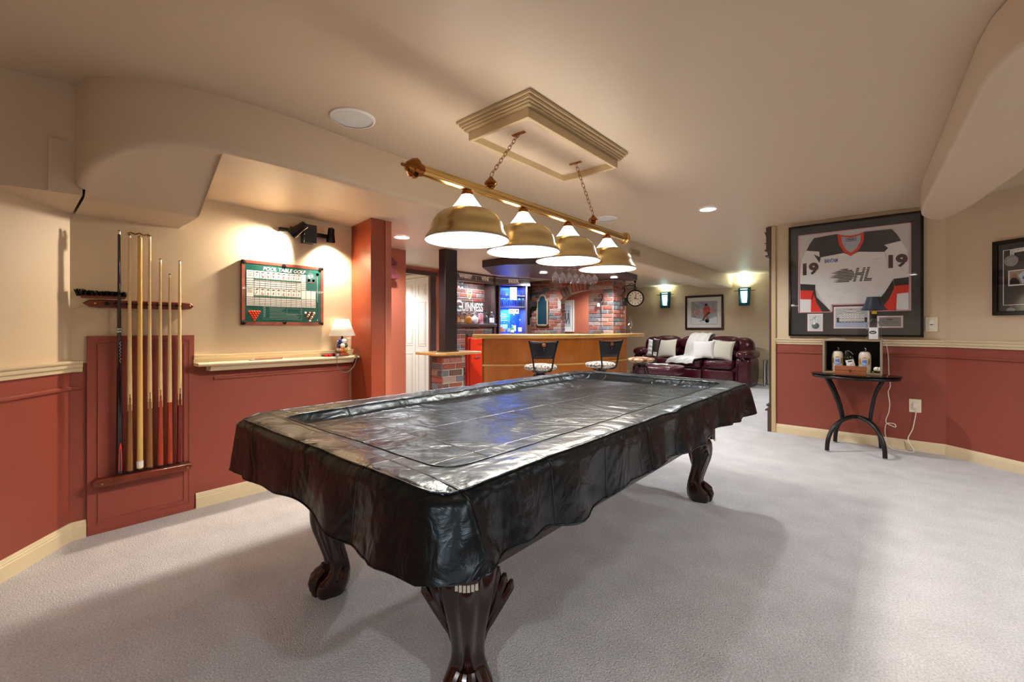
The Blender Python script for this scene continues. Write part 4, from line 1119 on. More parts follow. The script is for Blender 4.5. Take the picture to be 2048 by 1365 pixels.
CED = mat('cedar', '#9A5E35', .35, var=(10, '#7d4523', .25), coat=.3, stretch=(.3,1,2))
m = MB(); m.box(-.12,.12,-.05,.045,0,.045); part('box_base', m, CED, t, bevel=.002)
m = MB(); m.box(-.122,.122,-.052,.047,.046,.088); part('lid', m, CED, t, bevel=.003)
m = MB(); m.tube([(-.012,-.056,.055),(.004,-.058,.058),(.010,-.058,.047),(.004,-.058,.038),(-.008,-.056,.036)], .003, 6); m.box(-.004,.004,-.056,-.052,.03,.045); part('clasp', m, mat('old_brass', '#4a3a20', .4, .8), t)
t = thing('white_rose', 'white fabric rose with green leaves lying at the right end of the crate', 'flower', (-.125, 5.53, TZ+.045))
m = MB(); rng = random.Random(2)
for k in range(9):
    a = k*2.4; r_ = .006+.0022*k
    m.ball((r_*math.cos(a), r_*math.sin(a)*.7, .008+.001*k), .016, 10, 7, sc=(1,.6,1.25))
part('petals', m, mat('petal_white', '#EFE6D8', .6), t)
m = MB()
for (dx, dz, a) in ((.028,-.012,.5),(.034,.006,1.0),(-.016,-.022,2.6),(.01,-.026,2.0)):
    m.add([(dx-.004,-.01,dz),(dx+.014*math.cos(a),-.014,dz+.014*math.sin(a)-.006),(dx+.034*math.cos(a),-.01,dz+.034*math.sin(a)*.7),(dx+.012*math.cos(a),-.006,dz+.014*math.sin(a)+.008)], [(0,1,2,3)])
part('leaves', m, mat('leaf_green', '#6d7a34', .6), t)
# bottle lamp
t = thing('bottle_lamp', 'small lamp made from a square clear bottle with a dark blue shade on the crate', 'lamp', (-.155, 5.60, TZ+chh)); t.rotation_euler = (0,0,.25); t.scale = (1.08,1.08,1.1)
m = MB()
def sqr(w, z, n=32, p=6): return [(w*math.copysign(abs(math.cos(a))**(2/p), math.cos(a)), w*math.copysign(abs(math.sin(a))**(2/p), math.sin(a)), z) for a in [2*PI*k/n for k in range(n)]]
rg = [(.045,0),(.050,.006),(.052,.03),(.052,.12),(.048,.14),(.038,.158),(.026,.172),(.018,.182),(.015,.19),(.015,.215)]
vs_ = []
for (w, z) in rg: vs_ += sqr(w, z, 32, 5 if z < .15 else 2.5)
m.add(vs_, [(i*32+k, i*32+(k+1)%32, (i+1)*32+(k+1)%32, (i+1)*32+k) for i in range(len(rg)-1) for k in range(32)] + [tuple(range(31,-1,-1))])
part('bottle', m, GW, t)
m = MB(); m.lathe([(.0001,.004),(.040,.004),(.044,.012),(.044,.10),(.0001,.10)], (0,0,0), 24); part('clear_filling', m, thin_glass('pale_filling', (.85,.9,.92), base=.25, edge=.4, rough=.25), t)
m = MB(); m.box(-.046,.020,-.0535,-.0525,.008,.112); lb = part('label', m, mat('label_white', '#F1F1EC', .5), t)
m = MB(); m.lathe([(.0001,0),(.026,0)], (0,0,0), 24, M=Matrix.Translation((-.018,-.054,.068)) @ Matrix.Rotation(PI/2,4,'X'), sy=.55); part('label_badge', m, mat('badge_dark_green', '#0d2a24', .4), lb)
m = MB(); m.box(-.034,-.002,-.0548,-.0542,.0655,.0705); m.box(-.026,-.010,-.0548,-.0542,.0605,.0625); part('badge_print', m, PAPER, lb)
m = MB(); m.lathe([(.017,.19),(.018,.20),(.018,.225),(.012,.24),(.010,.26),(.0001,.262)], (0,0,0), 20); part('neck_fitting', m, BLACKP, t)
m = MB(); m.box(-.018,.018,-.022,-.020,.232,.262); part('yellow_tag', m, mat('tag_yellow', '#E8C21E', .4), t)
m = MB()
seg = 32; pr = [(.098,.268),(.084,.285),(.072,.308),(.062,.335),(.055,.36),(.050,.385)]
m.lathe(pr, (0,0,0), 32, caps=False)
for k in range(16):
    a = 2*PI*k/16
    m.tube([(r_*1.003*math.cos(a), r_*1.003*math.sin(a), z) for (r_, z) in pr], .0012, 4)
part('lamp_shade', m, mat('shade_navy', '#1d2c3c', .55, sheen=.3), t)
m = MB(); m.box(-.085,.065,-.04,.03,0,.006); m.box(-.075,.05,-.03,.035,.006,.010); tag(part('folded_paper', m, mat('paper_grey', '#B9BAB6', .6), loc=(-.43, 5.58, TZ+chh), bevel=.001), 'folded grey paper lying on the left top of the wooden crate', 'paper')
m = MB()
cp = [(-.115,5.62,1.09),(-.161+.06,5.66,1.102),(-.064,5.70,1.044),(-.047,5.72,.924),(-.043,5.73,.772),(-.032,5.74,.631),(-.047,5.74,.564),(-.036,5.74,.456),(-.043,5.74,.368),(-.064,5.74,.289),(-.055,5.74,.252),(.006,5.74,.225),(0,5.745,.254),(-.047,5.75,.255),(-.068,5.76,.222),(-.068,5.77,.124),(-.031,5.76,.012),(.071,5.72,.006),(.142,5.74,.012),(.10,5.78,.112),(.134,5.79,.22),(.158,5.80,.383),(.152,5.80,.43)]
m.tube(curve(cp, 6), .0042, 6); m.box(.138,.166,5.79,5.818,.425,.475)
tag(part('power_cord', m, mat('cord_white', '#EDE6DC', .5)), 'white power cord hanging from the bottle lamp to the low wall outlet', 'cord')

# carved post on the end of the wall
t = thing('carved_post', 'tall thin dark brown post with carved head and plinth on the wall end', 'post', (-1.077, 5.87, 0))
m = MB(); m.box(-.038,0,-.07,.08,0,.27); part('plinth', m, BROWNP, t, bevel=.003)
m = MB(); m.box(-.022,0,-.06,.07,.27,2.04); part('shaft', m, BROWNP, t, bevel=.003)
m = MB(); m.box(-.052,0,-.075,.085,2.10,2.372); part('head', m, BROWNP, t, bevel=.004)
m = MB()
m.box(-.060,0,-.08,.09,2.035,2.05); m.box(-.036,0,-.07,.08,2.05,2.105); m.box(-.066,0,-.08,.09,2.10,2.115); m.ball((-.060,-.07,2.19), .008, 8, 6); m.prism([(-.05,2.27),(-.07,2.325),(-.05,2.315)], 'y', -.075, .085)
m.prism([(0,.27),(-.05,.30),(-.05,.315),(0,.29)], 'y', -.075, .085); m.prism([(0,.24),(-.062,.24),(-.062,.255),(-.03,.275),(0,.275)], 'y', -.075, .085)
part('carved_moulding', m, BROWNP, t, bevel=.002)
# ================================================================ closet doors in the hall
t = thing('bifold_door', 'white six panel bifold closet door beyond the brown door casing', 'door', (-6.78, 4.305, 0))
def leaf(x0, w):
    m = MB(); m.box(x0+.003, x0+w-.003, -.035, 0, .01, 2.0); p_ = part('door_leaf', m, WHITE, t, bevel=.002)
    m = MB()
    for (a, b_) in ((.12,.80),(.92,1.62),(1.72,1.90)):
        for (c0, c1) in ((.07, w/2-.03),(w/2+.03, w-.07)) if w > .5 else ((.07, w-.07),):
            frame_bars(m, x0+c0, x0+c1, a, b_, .014, -.041, -.035); m.box(x0+c0+.03, x0+c1-.03, -.040, -.035, a+.03, b_-.03)
    part('raised_panel', m, WHITE, p_, bevel=.003)
    return p_
for k in range(4):
    lf = leaf(k*.335, .335)
    if k == 1 or k == 2:
        m = MB(); m.tube([(k*.335+(.29 if k==1 else .05),-.036,.93),(k*.335+(.29 if k==1 else .05),-.06,.94),(k*.335+(.29 if k==1 else .05),-.06,1.04),(k*.335+(.29 if k==1 else .05),-.036,1.05)], .005, 6); part('pull_handle', m, WHITE, lf)
m = MB(); m.box(-6.8,-5.42,4.25,4.31,2.005,2.06); struct('trim_14', m, WHITE)

# ================================================================ brick work
def bricks(name, u0, u1, z0, z1, M_, th=.05, skip=None, label=None, parent=None, bh=.062, bl=.185, jt=.012, seed=1, ret=False, weights=None):
    # face in local XZ at y=0 facing -Y
    rg = random.Random(seed); m = MB()
    row = 0; z = z0
    while z < z1 - .01:
        h = min(bh, z1 - z)
        x = u0 - (bl+jt)*(.5 if row % 2 else 0)
        while x < u1:
            a = max(u0, x); b_ = min(u1, x+bl)
            x += bl + jt
            if b_ - a < .02: continue
            segs = [(a, b_)]
            if skip: segs = skip(a, b_, z, z+h)
            for (a_, c_) in segs:
                if c_-a_ < .015: continue
                j = rg.uniform(-.003, .004); k = rg.choices(range(5), weights or [30,22,18,12,10])[0]
                e = .006
                m.add([(a_,0,z),(c_,0,z),(c_,0,z+h),(a_,0,z+h),(a_+e,-.012+j,z+e),(c_-e,-.012+j,z+e),(c_-e,-.012+j,z+h-e),(a_+e,-.012+j,z+h-e)], [(4,5,6,7),(0,1,5,4),(1,2,6,5),(2,3,7,6),(3,0,4,7)], k, M_)
        z += bh + jt; row += 1
    return m
def bricksurf(m, M_, rects, th=.05):
    for (a, b_, c, d) in rects: m.box(a, b_, .0, th, c, d, 5, M_)
BM = BR + [MORTAR]
def atM(x, y, rz): return Matrix.Translation((x, y, 0)) @ Matrix.Rotation(rz, 4, 'Z')

# low brick pillar with oak cap and dark post
t = thing('brick_pillar', 'low brick pillar with an oak cap at the left of the bar', 'brick pillar', (-3.85, 3.30, 0))
m = MB()
for (M_, w) in ((atM(-.09,-.155,0), .18),(atM(.09,-.155,PI/2), .31),(atM(-.09,.155,-PI/2), .31)):
    b_ = bricks('b', 0, w, 0, .90, M_, seed=int(w*100)); 
    n0 = len(m.v); m.v += b_.v; m.f += [[i+n0 for i in q] for q in b_.f]; m.m += b_.m
m.box(-.09,.09,-.155,.155,0,.90,5)
part('brickwork', m, BM, t, ang=20)
m = MB(); m.prism([(-.24,-.28),(.12,-.28),(.20,-.20),(.20,.34),(-.24,.34)], 'z', .902, .932); part('oak_cap', m, OAKL, t, bevel=.006)
t = thing('support_post', 'square dark brown post rising from the brick pillar to the ceiling', 'post', (-3.862, 3.31, .933))
m = MB(); m.box(-.058,.058,-.09,.09,0,1.165); part('shaft', m, mat('dark_brown_paint', '#2f2829', .28), t, bevel=.006)
m = MB(); m.box(-.072,.072,-.104,.104,0,.012); part('foot_plate', m, mat('dark_brown_paint', '#2f2829', .28), t, bevel=.003)

# back bar wall (x = -5.2) with niche, ledge, sign header
M_ = atM(-5.17, 4.5, PI/2)
m = bricks('b', 0, .29, 0, 1.22, M_, seed=5); b_ = bricks('b', .29, .91, 1.105, 1.22, M_, seed=6)
n0 = len(m.v); m.v += b_.v; m.f += [[i+n0 for i in q] for q in b_.f]; m.m += b_.m
bricksurf(m, M_, ((0,.29,0,1.22),(.29,.91,1.105,1.22)))
struct('wall_back_bar', m, BM, ang=20)
M_ = atM(-5.42, 4.5, PI/2)
m = bricks('b', 0, .98, 1.28, 2.1, M_, seed=8, weights=[30,12,14,26,4]); bricksurf(m, M_, ((0,.98,1.28,2.1),))
struct('wall_niche', m, BM, ang=20)
m = MB(); m.box(-5.5,-5.45,5.45,5.75,0,2.1); m.box(-5.42,-5.17,5.47,5.50,1.22,2.1); m.box(-5.42,-5.22,4.46,4.49,1.3,2.1); struct('wall_niche_side', m, BROWNP)
m = MB(); m.box(-5.41,-5.10,4.505,5.465,1.225,1.275); m.box(-5.17,-5.13,5.42,5.47,.9,1.225); m.box(-5.16,-5.12,4.80,5.42,1.07,1.10)
tag(part('back_bar_ledge', m, BROWNP, bevel=.006), 'dark brown ledge on the brick back bar holding the spirit bottles', 'ledge')
# header with the drink names
t = thing('bar_sign', 'grey angled header board lettered whiskey, wine and beer over the back bar', 'sign', (0,0,0))
SG = mat('sign_grey', '#5d5a60', .35); SGL = mat('sign_moulding', '#6b6060', .35)
H0 = (-5.155, 4.30); H1 = (-5.20, 5.62); H2 = (-4.93, 6.14)
def seg_board(a, b, z0, z1, w, mt, nm, off=0):
    a = Vector(a); b = Vector(b); d = (b-a).normalized(); n = Vector((d.y, -d.x))
    q = [a+n*off, b+n*off, b+n*(off-w), a+n*(off-w)]
    m = MB(); m.prism([tuple(v) for v in q], 'z', z0, z1); return part(nm, m, mt, t, bevel=.002)
for (a, b_) in ((H0,H1),(H1,H2)):
    seg_board(a, b_, 1.985, 2.075, .03, SG, 'board')
    seg_board(a, b_, 2.072, 2.088, .06, BROWNP, 'crown', .02)
    seg_board(a, b_, 2.066, 2.072, .04, WHITE, 'white_line', .004)
    seg_board(a, b_, 1.955, 1.985, .05, SGL, 'lower_moulding', .016)
    seg_board(a, b_, 1.985, 1.990, .04, WHITE, 'white_line', .006)
def on_seg(a, b, s, z, body, size, bold=.002, width=None):
    a = Vector(a); b = Vector(b); d = (b-a).normalized(); n = Vector((d.y,-d.x)); p = a + d*s
    e = bpy.data.objects.new('lettering', None)
    o = text('lettering', body, size, 0, 0, 0, mat('chalk_white', '#F5F3EC', .6), t, bold=bold, width=width)
    bpy.data.objects.remove(e)
    o.location = (p.x + n.x*.003, p.y + n.y*.003, z); o.rotation_euler = (0,0,math.atan2(d.y,d.x))
    o.name = 'lettering'
on_seg(H0, H1, .50, 2.002, 'WHISKEY', .088, bold=.003, width=.29); on_seg(H0, H1, .74, 2.004, '|', .06); on_seg(H0, H1, .96, 2.002, 'WINE', .088, bold=.003, width=.18)
on_seg(H0, H1, 1.19, 2.004, '|', .06); on_seg(H1, H2, .27, 2.002, 'BEER', .088, bold=.003, width=.20)

# etched glass panel with harp and name
for (yy, ee) in ((4.75, 4), (5.15, 4)): lamp_light('niche_glow', 'AREA', (-5.20, yy, 1.95), ee, (.75,.85,1), size=.08, aim=(0,0,-1))
t = thing('glass_sign', 'clear glass panel with gold harp and white brewery lettering behind the bottles', 'sign', (-5.25, 4.98, 1.28), PI/2)
m = MB(); m.box(-.45,.45,-.003,.003,0,.62); part('panel', m, thin_glass('sign_glass', base=.06, edge=.3), t)
WT = mat('etched_white', '#F4F4F0', .5)
text('brewery_name', 'G', .25, -.272, .195, -.006, WT, t, bold=.004, align='CENTER')
text('brewery_name', 'UINNESS', .185, .045, .205, -.006, WT, t, bold=.004, width=.47)
m = MB()
for k in range(9):
    x = -.175+.055*k; m.box(x-.014,x+.014,-.008,-.005,.200,.208)
    if k % 2 == 0: m.box(x-.014,x+.014,-.008,-.005,.334,.342)
part('letter_serifs', m, WT, t)
m = MB(); rng = random.Random(9)
for k in range(16): x = -.20+.028*k; m.box(x,x+.02,-.007,-.005,.150+.02*math.sin(k*.9),.157+.02*math.sin(k*.9)); m.box(x,x+.014,-.007,-.005,.170+.014*math.sin(k*1.3),.176+.014*math.sin(k*1.3))
part('small_script', m, WT, t)
GD = mat('harp_gold', '#D9CC8A', .4)
m = MB()
m.tube([(-.07,-.006,.44),(-.075,-.006,.50),(-.06,-.006,.535),(-.03,-.006,.51),(.0,-.006,.53),(.02,-.006,.525)], [.006,.008,.008,.007,.008,.005], 6)
m.tube([(.02,-.006,.53),(.015,-.006,.47),(-.005,-.006,.42),(-.03,-.006,.39)], [.007,.009,.009,.006], 6)
m.tube([(-.07,-.006,.44),(-.05,-.006,.41),(-.03,-.006,.39)], .008, 6)
for k in range(5): m.tube([(-.055+.013*k,-.006,.425+.004*k),(-.05+.014*k,-.006,.52-.003*k)], .0014, 4)
m.box(-.30,.06,-.006,-.004,.372,.378)
part('harp', m, GD, t)

# bottles on the back ledge
def bottle(x, y, z, prof, m_, label, lab=None, cap=None, group=None, sq=False, nm='bottle', cat='bottle', extra=None):
    t = thing(nm, label, cat, (x, y, z), 0, group)
    m = MB(); m.lathe(prof, (0,0,0), 24); part('body', m, m_, t)
    if lab:
        m = MB(); m.lathe([(lab[0],lab[1]),(lab[0],lab[2])], (0,0,0), 24, caps=False); part('label', m, mat(lab[3][0], lab[3][1], .5), t)
    if cap:
        m = MB(); m.lathe([(cap[0],cap[1]),(cap[0],cap[2]),(.001,cap[2]+.001)], (0,0,0), 16); part('cap', m, mat(cap[3][0], cap[3][1], .4), t)
    return t
AMB = mat('amber_spirit', '#B8721A', .06, coat=.8)
LZ = 1.2755; LX = -5.17
bottle(LX,4.86,LZ,[(.038,0),(.05,.01),(.052,.07),(.045,.10),(.03,.115),(.018,.12),(.016,.135)],AMB,'squat amber decanter on the back bar ledge',cap=(.017,.135,.155,('cap_gold','#C9A24a')), nm='decanter', cat='decanter')
bottle(LX,5.00,LZ,[(.03,0),(.055,.025),(.062,.06),(.055,.095),(.03,.118),(.014,.13),(.014,.20),(.016,.205)],mat('milk_glass','#E8E4EE',.2,coat=.6),'round white bottle with long neck on the back bar ledge')
bottle(LX,5.135,LZ,[(.042,0),(.044,.004),(.044,.165),(.040,.17),(.002,.171)],mat('pink_tin','#DDA3AE',.35),'tall pink gift tin between the round white bottle and a dark label bottle',lab=(.0445,.04,.07,('tin_print','#B86a80')), nm='gift_tin', cat='tin')
bottle(LX,5.25,LZ,[(.036,0),(.038,.006),(.038,.11),(.030,.13),(.014,.15),(.013,.20)],GW,'clear bottle with dark lattice label and red base on the ledge',lab=(.0385,.03,.10,('label_charcoal','#3a3a44')),cap=(.015,.195,.215,('cap_black','#111111')))
bottle(LX+.04,5.36,LZ,[(.038,0),(.040,.006),(.040,.12),(.032,.14),(.014,.16),(.013,.19)],GW,'clear bottle with square white label at the right end of the ledge',lab=(.0405,.02,.10,('label_white2','#EDEDED')),cap=(.015,.185,.205,('cap_silver','#B9BCC0')))
bottle(LX-.05,4.76,LZ,[(.035,0),(.037,.006),(.037,.13),(.028,.15),(.013,.17),(.013,.23)],GW,'tall clear bottle with cream label beside the amber decanter',lab=(.0375,.02,.07,('label_cream','#E7D7B0')),cap=(.015,.225,.25,('cap_silver','#B9BCC0')))
bottle(LX-.05,4.66,LZ,[(.035,0),(.037,.006),(.037,.13),(.028,.15),(.013,.17),(.013,.23)],GW,'clear bottle with orange label next to the dark post on the ledge',lab=(.0375,.02,.10,('label_orange','#C98A50')))

# hanging and standing glasses
ORD = ['leftmost', 'second', 'third', 'fourth', 'fifth', 'sixth', 'seventh']
def wineglass(flip=True):
    t = thing('wine_glass', 'x', 'wine glass')
    pr = [(.038,0),(.037,-.003),(.006,-.006),(.004,-.012),(.004,-.085),(.010,-.092),(.038,-.118),(.048,-.145),(.046,-.175),(.038,-.205)]
    m = MB(); m.lathe(pr, (0,0,0), 24, caps=False); part('bowl', m, thin_glass('stemware_glass', (.97,.98,1), base=.13, edge=1.0, power=1.7, rough=.12), t)
    return t
wg0 = None
def hang(x, y, z, label, group, s=1):
    global wg0
    if wg0 is None: wg0 = wineglass(); o = wg0; o.location = (x,y,z)
    else: o = dup(wg0, (x,y,z))
    o['label'] = label; o['group'] = group; o.scale = (s,s,s); return o
for k in range(3):
    hang(-5.24, 4.62+.085*k, 1.945, '%s upturned glass hanging under the lettered header near the dark post' % ORD[k], 'glasses hanging under the bar sign', .85)

# ---------------------------------------------------------------- blue lit cabinet
ca = Vector((-5.20, 5.60)); cb = Vector((-4.95, 6.08)); cdv = (cb-ca).normalized(); cang = math.atan2(cdv.y, cdv.x); CWD = (cb-ca).length
t = thing('display_cabinet', 'open brown corner cabinet lit blue inside, holding glasses and bottles', 'cabinet', (ca.x, ca.y, 0), cang)
BLUEI = mat('cabinet_blue_back', '#2c55c8', .4)
m = MB(); m.box(0,.03,-.02,.30,0,1.95); m.box(CWD-.03,CWD,-.02,.30,0,1.95); m.box(0,CWD,-.02,.30,0,.90); part('carcass', m, mat('cabinet_brown', '#6b5a5c', .35), t, bevel=.003)
m = MB(); m.box(.03,CWD-.03,.27,.30,.90,1.95); part('back_panel', m, BLUEI, t)
for (za, zc_) in ((1.765,1.78),(1.565,1.585),(1.09,1.11)):
    m = MB(); m.box(.03,CWD-.03,.0,.26,za,zc_); part('shelf', m, mat('cabinet_brown', '#6b5a5c', .35), t, bevel=.002)
cm = Matrix.Translation((ca.x, ca.y, 0)) @ Matrix.Rotation(cang, 4, 'Z')
def cw_(x, y, z): v = cm @ Vector((x, y, z)); return (v.x, v.y, v.z)
lamp_light('cabinet_glow', 'AREA', cw_(CWD/2, .12, 1.94), 5, (.12,.3,1), size=.2, aim=(0,0,-1))
lamp_light('cabinet_glow', 'AREA', cw_(CWD/2, .12, 1.55), 6, (.12,.3,1), size=.2, aim=(0,0,-1))
lamp_light('cabinet_glow', 'AREA', cw_(CWD/2, .10, 1.755), 4, (.2,.45,1), size=.2, aim=(0,0,-1))
tm0 = None
def tumbler(p, h, label, group, r=.032):
    global tm0
    if tm0 is None:
        tm0 = thing('drinking_glass', label, 'glass', p, 0, group)
        m = MB(); m.lathe([(.0001,0),(.026,0),(.028,.004),(.033,.12),(.031,.12),(.026,.010),(.0001,.010)], (0,0,0), 18, caps=False); part('tumbler', m, GW, tm0); o = tm0
    else: o = dup(tm0, p, label=label, group=group)
    o.scale = (r/.033, r/.033, h/.12); return o
for i in range(7):
    for j in range(2):
        tumbler(cw_(.06+.07*i, .08+.10*j, 1.5855), .15, '%s clear tall glass in the %s row on the lower shelf of the blue cabinet' % (ORD[i], 'near' if j == 0 else 'far'), 'tall glasses in the blue cabinet', .03)
for i in range(7):
    for j in range(2):
        if i in (3,): continue
        tumbler(cw_(.06+.07*i, .08+.10*j, 1.7805), .10, '%s clear short glass in the %s row on the top shelf of the blue cabinet' % (ORD[i], 'near' if j == 0 else 'far'), 'short glasses in the blue cabinet', .034)
def flat(nm, label, cat, x, z0, w, h, mt, kids):
    t = thing(nm, label, cat, cw_(x, -.024, z0), cang)
    m = MB(); m.box(-w/2,w/2,-.002,0,0,h); part('sheet', m, mt, t)
    for (kn, rects, km) in kids:
        m = MB()
        for q in rects: m.box(q[0],q[1],-.003,-.002,q[2],q[3])
        part(kn, m, km, t)
flat('notice_sheet', 'white printed sheet hanging in front of the cabinet top shelf', 'notice', .27, 1.70, .13, .22, PAPER, [('print', [(-.05+.02*k,-.04+.02*k,.14,.18) for k in range(5)] + [(-.04,.04,.10-.02*k,.105-.02*k) for k in range(3)], mat('print_grey', '#6d7a76', .5))])
flat('beer_plaque', 'small white plaque with a dark round emblem below the cabinet shelves', 'plaque', .28, 1.455, .19, .085, PAPER, [('emblem', [(.045,.075,.035,.065),(-.08,.02,.05,.056),(-.08,.0,.03,.036)], mat('emblem_olive', '#7a7238', .5))])
text_e = None
bot = [(.06,.05,'tall clear bottle with orange and white label at the left of the cabinet',GW,('label_or2','#D96A2a'),.24),
 (.14,.10,'clear bottle with silver label, second from the left in the cabinet',GW,('label_sil','#C9CED6'),.20),
 (.21,.06,'square clear bottle with blue tint in the blue cabinet',GW,('label_blu','#9fc4ee'),.22),
 (.27,.03,'green liqueur bottle with white label in front of the blue cabinet',mat('green_liqueur','#3c9a3a',.1,coat=.5),('label_wht','#F0F2EE'),.15),
 (.33,.09,'tallest clear bottle with white label in the blue cabinet',GW,('label_w3','#E9EEF0'),.34),
 (.435,.07,'slim necked clear bottle with white label at the right of the cabinet',GW,('label_w4','#E9E9E4'),.25),
 (.10,.15,'clear bottle behind the orange labelled bottle in the cabinet',GW,('label_g5','#6d8a9a'),.26)]
for (x, y, lb, mt, lc, h) in bot:
    p = cw_(x, y, 1.1105); r = .034
    bottle(p[0],p[1],p[2],[(r-.003,0),(r,.005),(r,h*.5),(r*.8,h*.6),(.013,h*.72),(.012,h)],mt,lb,lab=(r+.0006,h*.12,h*.42,lc),cap=(.014,h-.02,h+.003,('cap_silver','#B9BCC0')))
# blue poster lettering inside the cabinet
t = thing('blue_poster', 'blue lit poster with white lines at the back of the cabinet', 'poster', cw_(.20, .266, 1.15), cang)
m = MB(); m.box(-.12,.12,-.003,0,0,.36); part('sheet', m, mat('poster_blue', '#2f7ed0', .4), t)
m = MB()
for (w, z) in ((.05,.30),(.08,.265),(.05,.23),(.07,.19)): m.box(-w,w,-.004,-.003,z,z+.012)
m.box(-.07,.07,-.004,-.003,.03,.12)
part('white_print', m, PAPER, t)

# red retro fridge
t = thing('retro_fridge', 'red retro fridge with chrome latch handle between the brick and the oak bar', 'fridge', (-5.115, 4.975, 0), PI/2)
RED = mat('fridge_red', '#D8351C', .2, coat=.6)
m = MB(); m.box(-.17,.36,.0,.42,.03,1.06); part('cabinet', m, RED, t, bevel=.02)
m = MB(); m.box(-.165,.355,-.06,-.006,.05,1.045); d = part('door', m, RED, t, bevel=.022, bseg=4)
m = MB(); m.lathe([(.013,0),(.013,.02),(.008,.024)], (0,0,0), 16, M=Matrix.Translation((-.075,-.06,.735)) @ Matrix.Rotation(PI/2,4,'X')); m.box(-.08,.03,-.088,-.076,.728,.745); part('latch_handle', m, CHROME, d, bevel=.003)
text('badge_script', 'Frigidaire', .05, .07, .93, -.0615, CHROME, d, shear=.3, width=.20)
m = MB(); m.box(-.09,.20,-.064,-.058,.115,.125); m.prism([(.02,.12),(.06,.135),(.10,.12),(.06,.10)], 'y', -.066, -.060); part('chrome_strip', m, CHROME, d)
m = MB()
for x in (-.13,.32):
    m.lathe([(.02,0),(.02,.03)], (x,.04,0), 10); m.lathe([(.02,0),(.02,.03)], (x,.36,0), 10)
part('feet', m, BLACKP, t)

# television in the corner, seen nearly edge on
t = thing('television', 'black flat television seen nearly edge on beside the blue cabinet', 'television', (-5.27, 6.46, 1.66), math.atan2(6.62-6.33, -5.44+5.09) + PI)
m = MB(); m.box(-.21,.21,-.025,.025,-.40,.40); part('body', m, BLACKG, t, bevel=.006)
m = MB(); m.box(-.195,.195,-.028,-.025,-.38,.385); part('screen', m, mat('screen_dark', '#15181a', .12), t)
m = MB(); m.box(-.03,.03,.025,.2,-.05,.05); part('bracket', m, BLACKP, t)
# far side fill wall behind the television
m = MB(); m.box(-5.75,-5.10,6.72,6.78,0,2.1); m.box(-5.5,-5.45,5.75,6.75,0,2.1); struct('wall_bar_corner', m, mat('dim_brown_wall', '#7d5a50', .6))

# ================================================================ arched brick wall and pillar
YA = 6.66
ax0, ax1, zc0, zc1 = -4.62, -3.42, 1.66, 1.87
def archz(x):
    u = (x - (ax0+ax1)/2)/((ax1-ax0)/2)
    return zc0 + (zc1-zc0)*math.sqrt(max(0, 1-u*u*.98)) if abs(u) < 1 else 0
def skip_arch(a, b, z0, z1):
    # voussoirs cover .13 above the opening
    out = []; st = None; n = 12
    segs = []
    for k in range(n):
        x0 = a + (b-a)*k/n; x1 = a + (b-a)*(k+1)/n; xm = (x0+x1)/2
        solid = True
        if ax0-.07 < xm < ax1+.07 and z1 < archz(min(max(xm,ax0+.001),ax1-.001))+.165 and z1 > zc0-.04: solid = False
        if ax0 < xm < ax1 and z0 < archz(xm): solid = False
        if solid:
            if st is None: st = x0
            en = x1
        elif st is not None: segs.append((st, en)); st = None
    if st is not None: segs.append((st, en))
    return segs
M_ = atM(0, YA, 0)
m = bricks('b', -5.30, -4.0, .9, 2.1, M_, skip=skip_arch, seed=21, bh=.056, bl=.165, jt=.011, weights=[26,30,14,12,22])
# mortar slab with arch opening
for k in range(40):
    x0 = ax0 + (ax1-ax0)*k/40; x1 = ax0+(ax1-ax0)*(k+1)/40
    if x1 > -3.8: break
    m.box(x0, x1, YA, YA+.12, archz((x0+x1)/2), 2.1, 5)
m.box(-5.30, ax0, YA, YA+.12, 0, 2.1, 5)
m.box(ax0, -3.85, YA, YA+.12, 0, .95, 5)
# return bricks on the left jamb
b_ = bricks('b', 0, .12, .95, zc0, atM(ax0, YA, PI/2), seed=31, bh=.056, jt=.011)
n0 = len(m.v); m.v += b_.v; m.f += [[i+n0 for i in q] for q in b_.f]; m.m += b_.m
struct('wall_arch', m, BM, ang=20)
m = MB(); rng = random.Random(13)
nv = 17
for k in range(nv):
    if -1 + 2*(k+.5)/nv > .08: continue
    u0 = -1 + 2*(k+.06)/nv; u1 = -1 + 2*(k+.94)/nv
    cx = (ax0+ax1)/2; hw = (ax1-ax0)/2
    pts = []
    for (u, o) in ((u0,0),(u1,0),(u1,1),(u0,1)):
        x = cx + hw*u; z = archz(min(max(x,ax0+.002),ax1-.002)); 
        tx = u*.62; ln = .155
        dvx, dvz = math.sin(tx), math.cos(tx)
        pts.append((x + dvx*ln*o, z + dvz*ln*o))
    m.prism(pts, 'y', YA-.028, YA+.125, rng.choices(range(5), [8,20,20,30,22])[0])
struct('trim_15', m, BM, bevel=.004, label='fan of upright bricks forming the arch')
# brick pillar at the right of the arch
t = thing('brick_column', 'tall brick column at the right of the arch behind the bar', 'brick column', (-3.78, 6.84, 0))
m = MB()
for (M_, w, sd) in ((atM(-.23,-.20,0), .46, 41),(atM(.23,-.20,PI/2), .42, 42),(atM(-.23,.20,-PI/2), .4, 43)):
    b_ = bricks('b', 0, w, .9, 2.1, M_, seed=sd, bh=.058, bl=.175, jt=.011, weights=[26,30,18,10,16]); n0 = len(m.v); m.v += b_.v; m.f += [[i+n0 for i in q] for q in b_.f]; m.m += b_.m
m.box(-.23,.23,-.20,.22,0,2.1,5)
part('brickwork', m, BM, t, ang=20)

